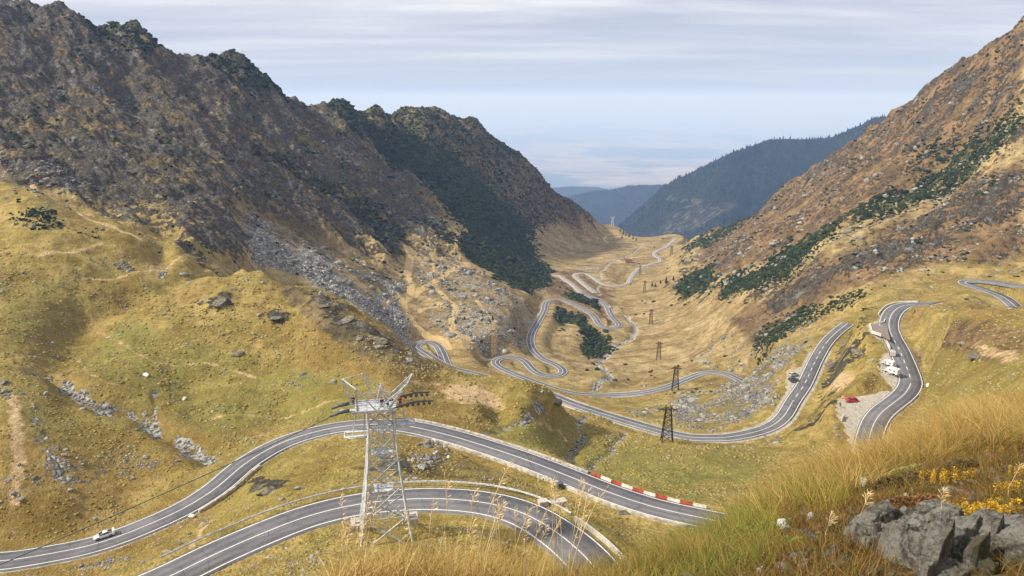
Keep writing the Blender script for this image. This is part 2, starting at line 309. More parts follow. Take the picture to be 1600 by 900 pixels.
MASKS = {
 'shrub': [
  ('f', .95, [(718,378),(728,360),(775,362),(825,352),(838,382),(836,400),(850,408),(865,418),(853,424),(860,432),(880,438),(852,445),(840,455),(805,449),(775,435),(762,425),(740,412),(720,398)]),
  ('f', .58, [(500,130),(560,140),(665,130),(725,150),(790,200),(850,250),(890,290),(945,350),(900,352),(870,356),(840,366),(822,372),(790,372),(735,365),(700,345),(660,300),(630,280),(590,240),(550,210),(520,190)]),
  ('f', .9, [(640,215),(700,250),(760,300),(800,340),(830,372),(770,372),(720,350),(680,310),(655,275),(600,230)]),
  ('f', .85, [(500,168),(523,178),(560,195),(610,240),(640,290),(610,280),(560,225),(520,190)]),
  ('f', .58, [(430,240),(480,270),(540,300),(600,330),(640,380),(620,415),(580,380),(540,345),(480,300),(440,280),(360,250)]),
  ('f', .6, [(300,70),(370,76),(430,110),(480,140),(440,170),(400,160),(350,150),(310,120)]),
  ('f', .55, [(130,15),(200,25),(240,58),(280,80),(230,110),(180,80),(130,60)]),
  ('f', .55, [(580,300),(660,340),(720,370),(760,420),(700,400),(640,350)]),
  ('f', .95, [(875,458),(900,455),(925,462),(945,476),(944,482),(930,484),(912,478),(885,467)]),
  ('f', .95, [(950,470),(965,478),(980,490),(976,493),(960,482)]),
  ('f', .95, [(897,453),(905,444),(917,452),(910,458)]),
  ('f', .9, [(941,430),(948,432),(953,439),(947,440)]),
  ('f', .9, [(855,502),(868,488),(895,485),(908,487),(918,500),(935,515),(955,525),(960,538),(950,552),(925,563),(905,558),(903,547),(918,534),(900,522),(905,510),(880,510),(868,508)]),
  ('f', .6, [(910,585),(925,577),(945,585),(935,592),(920,595)]),
  ('f', .9, [(1057,402),(1070,388),(1100,374),(1140,356),(1185,330),(1232,292),(1245,300),(1190,335),(1155,368),(1120,388),(1080,401),(1062,404)]),
  ('f', .92, [(1052,467),(1060,442),(1087,427),(1117,425),(1125,436),(1112,452),(1120,462),(1090,466),(1067,477)]),
  ('f', .92, [(1118,476),(1128,456),(1150,441),(1175,432),(1215,403),(1262,380),(1310,345),(1330,352),(1290,388),(1258,412),(1240,432),(1200,452),(1170,470),(1140,480)]),
  ('f', .68, [(1310,345),(1400,300),(1500,235),(1600,180),(1600,225),(1520,285),(1440,322),(1390,345),(1340,365)]),
  ('f', .52, [(1400,250),(1500,205),(1600,150),(1600,180),(1500,235),(1420,280)]),
  ('f', .62, [(1165,545),(1185,512),(1240,488),(1330,458),(1385,448),(1345,478),(1290,500),(1240,530),(1200,555),(1172,570)]),
  ('n', .55, [(10,335),(60,322),(110,342),(160,372),(145,380),(80,368),(18,358)]),
  ('n', .5, [(345,540),(375,538),(395,552),(380,558)]),
  ('n', .48, [(440,450),(500,475),(570,515),(640,560),(600,545),(530,510),(460,470)]),
 ],
 'rock': [
  ('f', .78, [(-300,-120),(0,-40),(70,-20),(190,0),(290,60),(370,60),(480,120),(560,150),(620,230),(660,300),(700,360),(735,410),(700,410),(640,398),(600,425),(560,400),(470,360),(390,330),(340,330),(350,365),(390,430),(270,380),(180,345),(120,325),(60,290),(0,270),(-300,230)]),
  ('f', .95, [(240,300),(330,310),(385,365),(390,420),(330,400),(270,370)]),
  ('f', .9, [(0,-30),(60,-20),(240,40),(480,130),(500,200),(380,140),(200,90),(0,60)]),
  ('f', .45, [(560,130),(740,140),(900,270),(955,345),(840,360),(735,365),(660,300)]),
  ('f', .46, [(1600,-10),(1360,155),(1230,235),(1150,330),(1060,400),(1040,470),(1180,480),(1400,430),(1600,400),(1700,300)]),
  ('f', .6, [(1600,0),(1450,110),(1330,190),(1240,280),(1230,330),(1300,300),(1420,230),(1600,150)]),
  ('f', .75, [(1180,470),(1230,450),(1330,420),(1330,400),(1420,370),(1560,290),(1600,270),(1600,330),(1450,400),(1300,450),(1200,500)]),
  ('n', .9, [(312,474),(345,458),(380,464),(352,484),(325,482)]),
  ('n', .85, [(470,460),(520,470),(600,520),(652,565),(620,560),(560,530),(510,500)]),
  ('n', .75, [(400,488),(440,480),(460,505),(430,512)]),
  ('n', .8, [(345,545),(392,545),(392,560),(370,560)]),
  ('n', .95, [(372,752),(415,746),(450,752),(462,766),(445,778),(395,782),(378,768)]),
  ('n', .8, [(605,710),(640,720),(650,755),(630,755),(600,730)]),
  ('n', .55, [(660,680),(740,700),(730,720),(660,700)]),
  ('n', .9, [(856,606),(872,622),(888,648),(870,648),(850,625)]),
  ('b', .66, [(1292,530),(1335,490),(1382,484),(1380,500),(1350,508),(1380,528),(1384,548),(1345,575),(1310,600),(1262,632),(1262,600),(1275,570)]),
  ('b', .5, [(1230,680),(1262,640),(1310,600),(1312,640),(1330,690),(1240,720)]),
  ('b', .85, [(1410,500),(1425,500),(1428,520),(1412,520)]),
  ('b', .85, [(1424,548),(1442,552),(1446,566),(1430,568)]),
  ('b', .6, [(1495,548),(1555,552),(1560,560),(1500,556)]),
  ('b', .8, [(1500,455),(1530,470),(1580,480),(1560,485),(1500,468)]),
 ],
 'scree': [
  ('f', .95, [(385,372),(400,368),(440,388),(480,400),(540,440),(580,460),(615,480),(640,510),(600,505),(540,470),(480,445),(430,425),(388,418)]),
  ('f', .7, [(345,330),(400,345),(470,380),(540,410),(620,440),(625,455),(560,440),(470,395),(385,368)]),
  ('f', .7, [(600,440),(640,440),(640,500),(650,540),(620,520),(590,480)]),
  ('f', .72, [(655,480),(700,500),(770,535),(800,552),(760,556),(700,525),(665,505)]),
  ('f', .52, [(640,400),(700,410),(800,450),(850,480),(830,540),(780,550),(700,500),(650,450)]),
  ('f', .75, [(480,235),(510,238),(570,270),(600,290),(560,280),(510,258)]),
  ('f', .75, [(620,370),(660,380),(725,412),(720,415),(650,392)]),
  ('f', .45, [(1080,400),(1160,370),(1200,360),(1130,400),(1090,420)]),
  ('f', .4, [(1060,560),(1180,500),(1290,500),(1250,560),(1150,600)]),
  ('f', .24, [(1100,330),(1600,100),(1600,430),(1060,470)]),
  ('b', .60, [(1052,662),(1090,632),(1130,605),(1190,592),(1222,600),(1212,632),(1196,655),(1160,668),(1110,678),(1060,676)]),
  ('b', .56, [(1120,600),(1180,560),(1240,530),(1260,560),(1235,590),(1180,600)]),
  ('b', .8, [(1040,640),(1062,618),(1098,618),(1085,640),(1050,660)]),
  ('b', .8, [(985,645),(1010,640),(1030,662),(1010,662)]),
  ('b', .6, [(1130,690),(1230,668),(1250,680),(1180,700)]),
  ('n', .47, [(-300,735),(0,735),(100,725),(180,715),(260,710),(330,700),(330,725),(240,745),(120,770),(0,790),(-300,800)]),
  ('n', .55, [(30,640),(60,640),(110,700),(130,760),(90,760),(60,700)]),
  ('n', .6, [(-100,225),(0,260),(100,262),(130,285),(60,300),(0,285)]),
  ('f', .5, [(-100,225),(0,255),(110,265),(160,300),(100,310),(0,285)]),
  ('n', .42, [(130,395),(250,400),(330,425),(300,445),(200,430),(130,420)]),
  ('n', .35, [(0,560),(90,560),(130,620),(60,640),(0,620)]),
  ('n', .36, [(430,560),(560,600),(520,640),(430,620)]),
  ('n', .45, [(280,800),(340,790),(360,800),(320,850),(240,890),(60,895),(100,880),(220,850)]),
  ('b', .4, [(640,740),(760,690),(660,670)]),
 ],
 'dirt': [
  ('n', .8, [(690,622),(720,612),(760,612),(792,630),(798,648),(760,640),(720,640)]),
  ('n', .5, [(560,600),(640,590),(700,600),(760,612),(740,625),(650,610)]),
  ('b', .95, [(1312,626),(1345,622),(1392,620),(1366,650),(1352,690),(1335,690),(1322,660),(1312,648)]),
  ('b', .9, [(1375,575),(1380,560),(1392,548),(1408,560),(1420,585),(1415,600),(1400,592),(1385,585)]),
  ('b', .8, [(1285,600),(1330,585),(1350,590),(1310,618),(1285,612)]),
  ('b', .9, [(1231,580),(1252,578),(1240,615),(1231,612)]),
  ('b', .75, [(1125,684),(1180,666),(1205,655),(1210,662),(1180,680)]),
  ('b', .4, [(1080,790),(1120,765),(1170,770),(1140,800),(1100,812)]),
  ('b', .55, [(1495,540),(1530,530),(1600,545),(1600,575),(1540,560)]),
 ],
 'heath': [   # rusty brown grass and bilberry
  ('f', .85, [(1600,10),(1360,160),(1230,235),(1150,320),(1080,405),(1130,450),(1260,390),(1420,300),(1600,180)]),
  ('f', .8, [(1100,420),(1150,400),(1260,340),(1300,330),(1260,380),(1140,440)]),
  ('f', .85, [(1130,500),(1240,440),(1400,350),(1600,250),(1600,400),(1420,430),(1290,470),(1180,540)]),
  ('f', .95, [(-300,-100),(0,-40),(290,50),(480,120),(560,180),(700,340),(640,400),(540,390),(380,330),(180,330),(0,290),(-300,260)]),
  ('f', .75, [(340,335),(400,340),(520,390),(640,440),(640,480),(560,440),(460,390),(380,360)]),
  ('f', .98, [(540,130),(665,130),(740,140),(800,200),(900,270),(955,350),(850,355),(760,350),(680,300),(600,230)]),
  ('f', .7, [(840,430),(900,415),(960,450),(960,500),(920,500),(860,480)]),
  ('n', .95, [(425,438),(500,465),(560,495),(640,545),(700,578),(660,590),(590,570),(520,530),(460,480)]),
  ('b', .75, [(1380,520),(1450,540),(1520,560),(1600,570),(1600,510),(1500,500)]),
  ('b', .4, [(1050,600),(1130,590),(1200,540),(1260,540),(1230,620),(1130,640)]),
  ('n', .5, [(600,690),(760,720),(860,780),(820,800),(640,745)]),
 ],
 'green': [
  ('b', .6, [(760,650),(880,650),(960,680),(1100,700),(1240,690),(1180,760),(1080,800),(960,770),(860,730),(760,690)]),
  ('b', .95, [(880,735),(950,755),(985,775),(960,778),(900,755)]),
  ('n', .45, [(330,690),(480,690),(620,680),(760,720),(820,760),(640,750),(560,770),(430,820),(340,830)]),
  ('n', .6, [(100,540),(200,500),(420,560),(600,590),(560,650),(330,690),(140,600)]),
  ('n', .5, [(0,420),(140,440),(100,540),(0,560)]),
  ('n', .5, [(0,560),(120,600),(330,700),(240,720),(60,700),(0,650)]),
  ('n', .45, [(280,600),(450,560),(560,600),(560,660),(400,680),(300,660)]),
  ('n', .5, [(860,800),(1000,830),(1080,880),(900,900)]),
  ('b', .5, [(1430,500),(1600,490),(1600,620),(1440,640)]),
  ('f', .75, [(540,140),(665,130),(740,150),(850,260),(900,320),(830,330),(720,260),(600,210)]),
 ],
}
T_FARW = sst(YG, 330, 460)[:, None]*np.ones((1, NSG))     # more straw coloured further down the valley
split = np.interp(SG, (np.array([-300, 0, 400, 600, 860, 1000, 1600])-800)/F, [395, 375, 325, 305, 270, 255, 240])
isnear = YG[:jf1, None] < split[None, :]
jitx = fbm(X[:jf1]*.035, YY[:jf1]*.035, 6, .65)*17; jity = fbm(X[:jf1]*.035+50, YY[:jf1]*.035+9, 6, .65)*12
def sample(r, u, v):
    a = np.clip((u-RX0)/RS-.5, 0, RW-2.001); b = np.clip((v-RY0)/RS-.5, 0, RH-2.001)
    i = a.astype(int); j = b.astype(int); f = a-i; g = b-j
    return (r[j, i]*(1-f)+r[j, i+1]*f)*(1-g)+(r[j+1, i]*(1-f)+r[j+1, i+1]*f)*g
MK = {}
for name, lst in MASKS.items():
    rn = raster([(v, p) for c, v, p in lst if c in 'nb']); rf = raster([(v, p) for c, v, p in lst if c in 'fb'])
    m = np.where(isnear, sample(rn, U0+jitx, V0+jity), sample(rf, U0+jitx, V0+jity))
    f = np.zeros((NYG, NSG), np.float32); f[:jf1] = m; f[:jf0] = 0
    MK[name] = f
# ------------------------------------------------------------------ relief
jc = slice(jf0, jf1)
x, y = X[jc].astype(np.float32), YY[jc].astype(np.float32)
lf = np.clip((SG[None, :]-(-.05))*8, -1, 1)*0.5+.5       # 0 left mountain, 1 right mountain
fade = sst(y, 75, 110)
rockw = np.clip(MK['rock'][jc]*1.15, 0, 1)
farw = sst(y, 330, 420)
cl = (x*.6+y*.8); fl = (x*.8-y*.6)
gl = fbm(cl/55, fl/190, 5, .5, ridged=True)
cr_ = (-x*.42+y*.9); fr = (-x*.9-y*.42)
gr = fbm(cr_/60+7, fr/210, 5, .5, ridged=True)
gul = gl*(1-lf)+gr*lf
slopew = np.where(SG[None, :] < 0.0, sst(-SG[None, :], .0, .12)*(y > 0), sst(SG[None, :], .18, .40))
mtn = farw*np.clip(rockw+.35*slopew, 0, 1)
crestd = np.ones_like(x)
dz = (gul-.45)*17*mtn*np.clip(y/600, .5, 1.3)
dz += fbm(x/22, y/22, 5, .55, ridged=True)*5.0*rockw*np.clip(y/350, .3, 1.6)
dz += (fbm(cl/9, fl/30, 4, .6, ridged=True)-.2)*1.8*rockw*farw
dz += fbm(x/70+3, y/70, 4)*2.2*fade*(1-.6*farw)*np.clip(y/260, .3, 1)
dz += fbm(x/18+9, y/18, 4)*.8*fade*(1-rockw)
dz += fbm(x/30+2, (y*.9+ZZ[jc]*2)/9, 4)*.6*fade*(1-rockw)
dz += (fbm(x/11+8, y/11, 4, .55, ridged=True)-.3)*.55*fade*(1-rockw)*np.clip(y/200, .6, 1.6)
dz += fbm(x/5, y/5, 3)*.3*fade*(1+1.5*rockw)
dz += (fbm(x/7+5, y/7, 3, .6, ridged=True)-.2)*.55*MK['scree'][jc]*fade
ZZ[jc] += dz
jn2 = jn+1
ZZ[:jn2] += fbm(X[:jn2]*1.1, YY[:jn2]*1.1, 5)*.10*sst(YY[:jn2], 1, 2.5)
# ------------------------------------------------------------------ far ridges and the plain
jr = slice(int(np.searchsorted(YG, 1380)), NYG)
xr, yr = X[jr], YY[jr]; sr = SS[jr]
def ridge(profile, Yc, fs, bs, amp, wl, seed):
    ss = np.array([s_of_uv(u, v) for u, v in profile]); tt = np.array([float(t_of_v(v)) for u, v in profile])
    o = np.argsort(ss); tc_ = np.interp(sr, ss[o], tt[o])
    Yv = Yc*(1+.05*fbm(sr*9+seed, sr*0+seed, 3))
    d = yr-Yv
    z = tc_*Yv-np.where(d < 0, -d*fs, d*bs)
    w = np.clip(np.abs(d)/(wl*.8), 0, 1)
    z = z+fbm(xr/wl+seed, yr/wl*0.5, 6, .5, ridged=True)*amp*w+fbm(xr/60., yr/60., 3)*4
    return z
PLAIN = -1500.0
R1 = ridge([(700,700),(850,560),(940,400),(968,352),(985,338),(1010,316),(1035,293),(1060,277),(1085,268),(1100,259),(1125,247),(1145,238),(1180,226),(1205,217),(1240,217),(1275,217),(1300,213),(1335,199),(1365,184),(1400,180),(1480,150),(1600,130),(1900,90)], 3000, .62, .35, 60, 420, 3.3)
R2 = ridge([(600,330),(800,318),(880,308),(920,300),(950,297),(975,292),(1000,289),(1030,289),(1080,292),(1200,300),(1500,330)], 5000, .42, .3, 90, 700, 8.1)
R3 = ridge([(500,320),(750,300),(860,293),(900,291),(935,292),(955,297),(990,305),(1100,330),(1500,380)], 7600, .3, .3, 80, 900, 12.7)
hillsz = PLAIN+fbm(xr/4000, yr/4000, 4)*60*sst(yr, 9000, 14000)
base = ZZ[jr]
base = np.where(yr < 2800, base, -5000.0)
wmain = 1-sst(yr, 1500, 2600)
base = np.where(yr < 2800, base-(1-wmain)*1800, base)
farz = np.maximum(np.maximum(R1, R2), np.maximum(R3, hillsz))
isR1 = (R1 >= farz-1e-6) & (R1 > base); isR2 = ((R2 >= farz-1e-6) | (R3 >= farz-1e-6)) & ~isR1
ZZ[jr] = np.maximum(base, farz)
FOREST = np.zeros((NYG, NSG), np.float32); isfar = base < farz
FOREST[jr] = np.where(isfar & (isR1 | isR2), 1.0, 0)
PLAINM = np.zeros((NYG, NSG), np.float32); PLAINM[jr] = np.where(isfar & (hillsz >= farz-1e-6), 1, 0)
uu, vv = uv_of(sr, ZZ[jr]/yr)
cliff = raster([(.62, [(1005,378),(1040,345),(1055,325),(1090,318),(1150,316),(1160,325),(1120,340),(1090,360),(1040,375)]), (.8, [(1032,308),(1060,306),(1110,312),(1090,318),(1040,314)]), (.6, [(1060,298),(1110,292),(1108,300),(1070,302)]), (.55, [(920,314),(950,310),(945,320),(925,320)])], 1)
CL = sample(cliff, uu+fbm(xr/80, yr/80, 3)*8, vv)*isfar
MK['rock'][jr] = np.maximum(MK['rock'][jr]*(~isfar), CL); CLF = np.zeros((NYG, NSG), np.float32); CLF[jr] = CL
for k_ in ('shrub', 'scree', 'dirt', 'heath', 'green'): MK[k_][jr] *= ~isfar
# ------------------------------------------------------------------ ray casting on the terrain
def col_t(s):
    p = np.interp(s, SG, np.arange(NSG)); i = min(int(p), NSG-2); f = p-i
    return (ZZ[:, i]*(1-f)+ZZ[:, i+1]*f)/YG
def hit(u, v, Ymin=70):
    s = float(s_of_uv(u, v)); t = float(t_of_v(v)); tc_ = col_t(s)
    j = np.searchsorted(YG, Ymin)
    k = np.argmax(tc_[j:] >= t)+j
    if k > j:
        f = (t-tc_[k-1])/max(1e-9, tc_[k]-tc_[k-1]); Y = YG[k-1]+f*(YG[k]-YG[k-1])
    else: Y = YG[k]
    return (s*Y, Y, t*Y)
def ground_z(x_, y_):
    tc_ = col_t(x_/y_); return float(np.interp(y_, YG, tc_*YG))
def poly_hit(pts, Ymin=70, step=1.2):
    return catmull([hit(u, v, Ymin) for u, v in pts], step)
def paint(line, R, D, Zn=None):
    for (x0, y0, z0) in line:
        if y0 < 20: continue
        j0, j1 = np.searchsorted(YG, [y0-R, y0+R]); s0 = x0/y0; rs = R/y0*1.3
        i0, i1 = np.searchsorted(SG, [s0-rs, s0+rs])
        d = np.hypot(X[j0:j1, i0:i1]-x0, YY[j0:j1, i0:i1]-y0)
        m = d < D[j0:j1, i0:i1]
        D[j0:j1, i0:i1][m] = d[m]
        if Zn is not None: Zn[j0:j1, i0:i1][m] = z0
DR = np.full((NYG, NSG), 99.0, np.float32); ZR = np.zeros((NYG, NSG), np.float32)
GAPS = {}
for r in ROADS:
    off = r['w']/2-4.0
    D = np.full((NYG, NSG), 99.0, np.float32) if False else DR
    paint(r['line'], 16.0, DR, ZR)
PADS = [
 ('pale gravel lay-by where the red car is parked', 'gravel', -102.2, [(1312,626),(1328,622),(1347,622),(1392,619),(1385,640),(1368,655),(1358,692),(1335,692),(1325,665),(1314,650)]),
 ('gravel lay-by under the white camper vans', 'gravel', -98.0, [(1376,572),(1384,556),(1398,548),(1406,552),(1414,570),(1419,590),(1414,602),(1400,596),(1384,588)]),
 ('brown paved bay with white kerb walls', 'paved', -94.7, [(1359,507),(1372,505),(1386,503),(1388,520),(1391,530),(1379,524),(1363,518)]),
 ('small gravel lay-by beside the climbing road', 'gravel', -113.6, [(1232,596),(1238,583),(1251,578),(1262,578),(1250,600),(1240,618),(1233,614)]),
]
def pip(xs, ys, poly):
    m = np.zeros(xs.shape, bool); p = poly+[poly[0]]
    for (x1, y1), (x2, y2) in zip(p[:-1], p[1:]):
        c_ = (ys > min(y1, y2)) & (ys <= max(y1, y2))
        if y1 != y2: m ^= c_ & (xs < x1+(ys-y1)*(x2-x1)/(y2-y1))
    return m
DP = np.full((NYG, NSG), 99.0, np.float32); ZP = np.zeros((NYG, NSG), np.float32)
for lab, kd, z_, pl in PADS:
    wp = [P(u, v, z=z_)[:2] for u, v in pl]; xa, ya = np.array(wp).T
    gx_, gy_ = np.meshgrid(np.arange(xa.min(), xa.max(), 1.6), np.arange(ya.min(), ya.max(), 1.6)); k_ = pip(gx_, gy_, wp)
    paint([(a, b_, z_) for a, b_ in zip(gx_[k_], gy_[k_])], 8.0, DP, ZP)
wp_ = 1-sst(DP, 2.8, 7.5)
ZZ[:] = ZZ*(1-wp_)+(ZP-.15)*wp_
w = 1-sst(DR, 6.2, 15.0)
ZZ[:] = np.where(w > 0, ZZ*(1-w)+(ZR-0.32)*w, ZZ)
# streams
STREAMS = [
 (1.6, 1.0, [(1001,385),(987,396),(962,407),(947,417),(941,427),(938,440),(935,455),(938,462)]),
 (2.3, 1.6, [(972,490),(982,500),(992,515),(985,530),(967,542),(945,565),(943,570),(957,582),(961,592),(935,607),(925,612)]),
 (2.0, 1.5, [(918,648),(912,670),(922,682),(910,705),(900,720),(915,738),(925,745)]),
 (1.3, 1.0, [(978,676),(955,692),(945,705),(930,715),(930,735)]),
 (1.6, 1.0, [(852,643),(830,652),(810,656),(780,668),(755,677),(740,680)]),
 (3.4, 3.6, [(60,568),(85,580),(130,610),(165,632),(215,640),(240,662),(270,678),(300,698),(325,712)]),
 (1.0, .8, [(240,652),(243,630),(245,610)]),
]
DS = np.full((NYG, NSG), 99.0, np.float32)
streams_w = []
for wd, dep, pts in STREAMS:
    q = poly_hit(pts)
    jit_ = np.cumsum(rng.normal(0, .5, len(q))); jit_ -= np.linspace(0, jit_[-1], len(q))
    q[:, 0] += np.clip(jit_, -3.5, 3.5)
    Dl = np.full((NYG, NSG), 99.0, np.float32); paint(q, wd*4+2, Dl)
    near_road = sst(DR, 5, 11)
    ZZ -= dep*np.exp(-(Dl/(wd*1.1))**2)*near_road
    DS = np.minimum(DS, Dl/wd); streams_w.append((wd, q))
# shallow trough behind the rounded hill, so that its edge stands clear of the ground beyond
for pts_, dep_, w_t in (([(92,560),(104,530),(128,500),(165,478),(215,458),(260,444),(320,426),(372,416)], 4.6, 9.0), ([(40,430),(100,437),(160,428),(240,405),(300,400)], 1.8, 7.0)):
    q = poly_hit(pts_); Dl = np.full((NYG, NSG), 99.0, np.float32); paint(q, 24, Dl); ZZ -= dep_*np.exp(-(Dl/w_t)**2)*sst(DR, 6, 14)
# dirt tracks
PATHS = [
 (2.6, .95, [(632,382),(640,405),(637,430),(642,455),(630,475),(640,495),(655,512),(668,525),(690,532),(700,545)]),
 (2.2, .9, [(642,462),(665,448),(680,440),(700,425),(725,416),(730,410),(715,385),(716,360)]),
 (2.0, .85, [(678,445),(695,465),(712,480),(705,500),(712,520),(745,545),(765,562)]),
 (1.4, .7, [(655,487),(680,478),(706,474)]),
 (1.4, .75, [(600,478),(610,468),(630,460),(640,458)]),
 (1.6, .75, [(745,470),(760,490),(772,505),(772,530),(770,550)]),
 (1.3, .6, [(675,400),(678,425),(678,440)]),
 (2.2, .6, [(60,400),(120,392),(165,378)]),
 (2.0, .55, [(130,435),(200,428),(270,410),(340,415)]),
 (1.6, .6, [(50,290),(110,325),(165,350),(220,375)]),
 (1.6, .45, [(120,560),(145,585),(180,600),(230,612)]),
 (1.6, .5, [(330,655),(400,650),(470,645),(530,625)]),
 (1.6, .5, [(150,520),(230,560),(330,570),(400,590)]),
 (3.0, .6, [(20,620),(25,660),(30,720),(25,780)]),
 (1.0, .8, [(300,855),(312,835),(325,820)]),
 (1.8, .7, [(960,404),(975,410),(990,402),(1010,400)]),
 (1.4, .6, [(868,372),(900,385),(940,395)]),
 (1.6, .7, [(965,365),(945,372),(950,380)]),
 (1.2, .55, [(840,662),(870,672),(885,690)]),
]
PM = np.zeros((NYG, NSG), np.float32)
for wd, val, pts in PATHS:
    q = poly_hit(pts); Dl = np.full((NYG, NSG), 99.0, np.float32); wd *= 1.2 if q[0, 1] > 330 else .8; paint(q, wd*2.5, Dl)
    PM = np.maximum(PM, min(1, val*1.25 if q[0, 1] > 330 else val*1.0)*np.exp(-(Dl/wd)**2))
MK['dirt'] = np.maximum(MK['dirt'], PM*.95)
GRAV = 1-sst(DP, 1.0, 2.2)
MK['shrub'] *= sst(DR, 6, 9); MK['rock'] *= sst(DR, 4.5, 8)
for k_ in MK: MK[k_] *= np.where(DR < 3.2, 0, 1)
SHOULD = (1-sst(DR, 4.0, 5.6))*(YY < 330)
MK['dirt'] = np.maximum(MK['dirt'], SHOULD*.55)
for k_ in ('rock', 'scree', 'shrub', 'heath', 'green'): MK[k_] *= 1-GRAV
MK['dirt'] = np.maximum(MK['dirt'], GRAV); SHOULD = np.maximum(SHOULD, GRAV)
# ------------------------------------------------------------------ build the ground mesh
def grid_mesh(name, X_, Y_, Z_):
    nr, nc = X_.shape
    me = bpy.data.meshes.new(name)
    me.vertices.add(nr*nc)
    me.vertices.foreach_set('co', np.stack([X_, Y_, Z_], -1).astype(np.float32).ravel())
    a = (np.arange(nr-1)[:, None]*nc+np.arange(nc-1)[None]).ravel()
    f = np.stack([a, a+1, a+nc+1, a+nc], 1).astype(np.int32)
    me.loops.add(f.size); me.loops.foreach_set('vertex_index', f.ravel())
    me.polygons.add(len(f)); me.polygons.foreach_set('loop_start', np.arange(0, f.size, 4, dtype=np.int32))
    me.polygons.foreach_set('use_smooth', np.ones(len(f), bool))
    me.update(calc_edges=True)
    return me
me = grid_mesh('mountain_terrain', X, YY, ZZ)
def vattr(me, name, arr4):
    a = me.color_attributes.new(name, 'FLOAT_COLOR', 'POINT')
    a.data.foreach_set('color', np.ascontiguousarray(arr4, np.float32).ravel())
brk = np.ones_like(DS); brk[jf0:jf1] = np.clip(.75+1.3*fbm(X[jf0:jf1]/6, YY[jf0:jf1]/6, 3), .15, 1)
streamm = np.exp(-(DS/1.0)**2)*sst(DR, 3.5, 6)*np.where(YY > 380, 1, brk)
vattr(me, 'mask_a', np.stack([MK['rock'], MK['scree'], MK['shrub'], MK['dirt']], -1))
vattr(me, 'mask_b', np.stack([MK['heath'], MK['green'], streamm, T_FARW], -1))
NEARM = np.where(YY < 20, 1.0, 0.0)
vattr(me, 'mask_c', np.stack([FOREST, PLAINM, NEARM, SHOULD], -1))
# ------------------------------------------------------------------ material tools
class NB:
    def __init__(self, name):
        self.m = bpy.data.materials.new(name); self.m.use_nodes = True
        self.t = self.m.node_tree; self.t.nodes.clear()
        self.out = self.t.nodes.new('ShaderNodeOutputMaterial'); self.b = self.t.nodes.new('ShaderNodeBsdfPrincipled')
        self.t.links.new(self.b.outputs[0], self.out.inputs[0]); self.b.inputs['Roughness'].default_value = .9
        self.b.inputs['Specular IOR Level'].default_value = .2
    def n(self, k, **kw):
        x = self.t.nodes.new(k)
        for a, b in kw.items(): setattr(x, a, b)
        return x
    def put(self, v, sock):
        if v is None: return
        if hasattr(v, 'is_output') or hasattr(v, 'links'): self.t.links.new(v, sock)
        else:
            if isinstance(v, tuple) and len(v) == 3 and sock.type == 'RGBA': v = v+(1,)
            sock.default_value = v
    def math(self, op, a, b=None, c=None, clamp=False):
        x = self.n('ShaderNodeMath', operation=op, use_clamp=clamp)
        self.put(a, x.inputs[0]); self.put(b, x.inputs[1]); self.put(c, x.inputs[2]); return x.outputs[0]
    def mix(self, f, a, b, mode='MIX'):
        x = self.n('ShaderNodeMix', data_type='RGBA', blend_type=mode)
        self.put(f, x.inputs[0]); self.put(a, x.inputs[6]); self.put(b, x.inputs[7]); return x.outputs[2]
    def ramp(self, f, a, b, lo=0., hi=1., smooth=True):
        x = self.n('ShaderNodeMapRange', interpolation_type='SMOOTHSTEP' if smooth else 'LINEAR')
        self.put(f, x.inputs[0]); x.inputs[1].default_value = a; x.inputs[2].default_value = b
        x.inputs[3].default_value = lo; x.inputs[4].default_value = hi; return x.outputs[0]
    def noise(self, vec, sc, det=4, ro=.55, dist=0.):
        x = self.n('ShaderNodeTexNoise'); self.put(vec, x.inputs['Vector']); x.inputs['Scale'].default_value = sc
        x.inputs['Detail'].default_value = det; x.inputs['Roughness'].default_value = ro; x.inputs['Distortion'].default_value = dist
        return x.outputs['Fac']
    def voro(self, vec, sc, feature='F1', out='Distance', rnd=1.):
        x = self.n('ShaderNodeTexVoronoi', feature=feature); self.put(vec, x.inputs['Vector']); x.inputs['Scale'].default_value = sc
        x.inputs['Randomness'].default_value = rnd; return x.outputs[out]
    def coords(self, rot=None, scale=None):
        g = self.n('ShaderNodeNewGeometry').outputs['Position']
        if rot is None and scale is None: return g
        mp = self.n('ShaderNodeMapping'); self.put(g, mp.inputs[0])
        if rot: mp.inputs['Rotation'].default_value = rot
        if scale: mp.inputs['Scale'].default_value = scale
        return mp.outputs[0]
    def bump(self, h, strength, dist, prev=None):
        x = self.n('ShaderNodeBump'); x.inputs['Strength'].default_value = strength; x.inputs['Distance'].default_value = dist
        self.put(h, x.inputs['Height'])
        if prev is not None: self.put(prev, x.inputs['Normal'])
        return x.outputs[0]
    def attr(self, name):
        a = self.n('ShaderNodeAttribute', attribute_name=name); s = self.n('ShaderNodeSeparateColor')
        self.t.links.new(a.outputs['Color'], s.inputs[0]); return s.outputs[0], s.outputs[1], s.outputs[2], a.outputs['Alpha']
def simple(name, col, rough=.7, metal=0., var=.0, scale=3., spec=.3):
    b = NB(name); c = lin(col)
    if var:
        nz_ = b.noise(b.coords(), scale, 4)
        col2 = b.mix(b.ramp(nz_, .3, .7), tuple(x*(1-var) for x in c), tuple(min(1, x*(1+var)) for x in c)); b.put(col2, b.b.inputs['Base Color'])
    else: b.b.inputs['Base Color'].default_value = c+(1,)
    b.b.inputs['Roughness'].default_value = rough; b.b.inputs['Metallic'].default_value = metal; b.b.inputs['Specular IOR Level'].default_value = spec
    return b.m
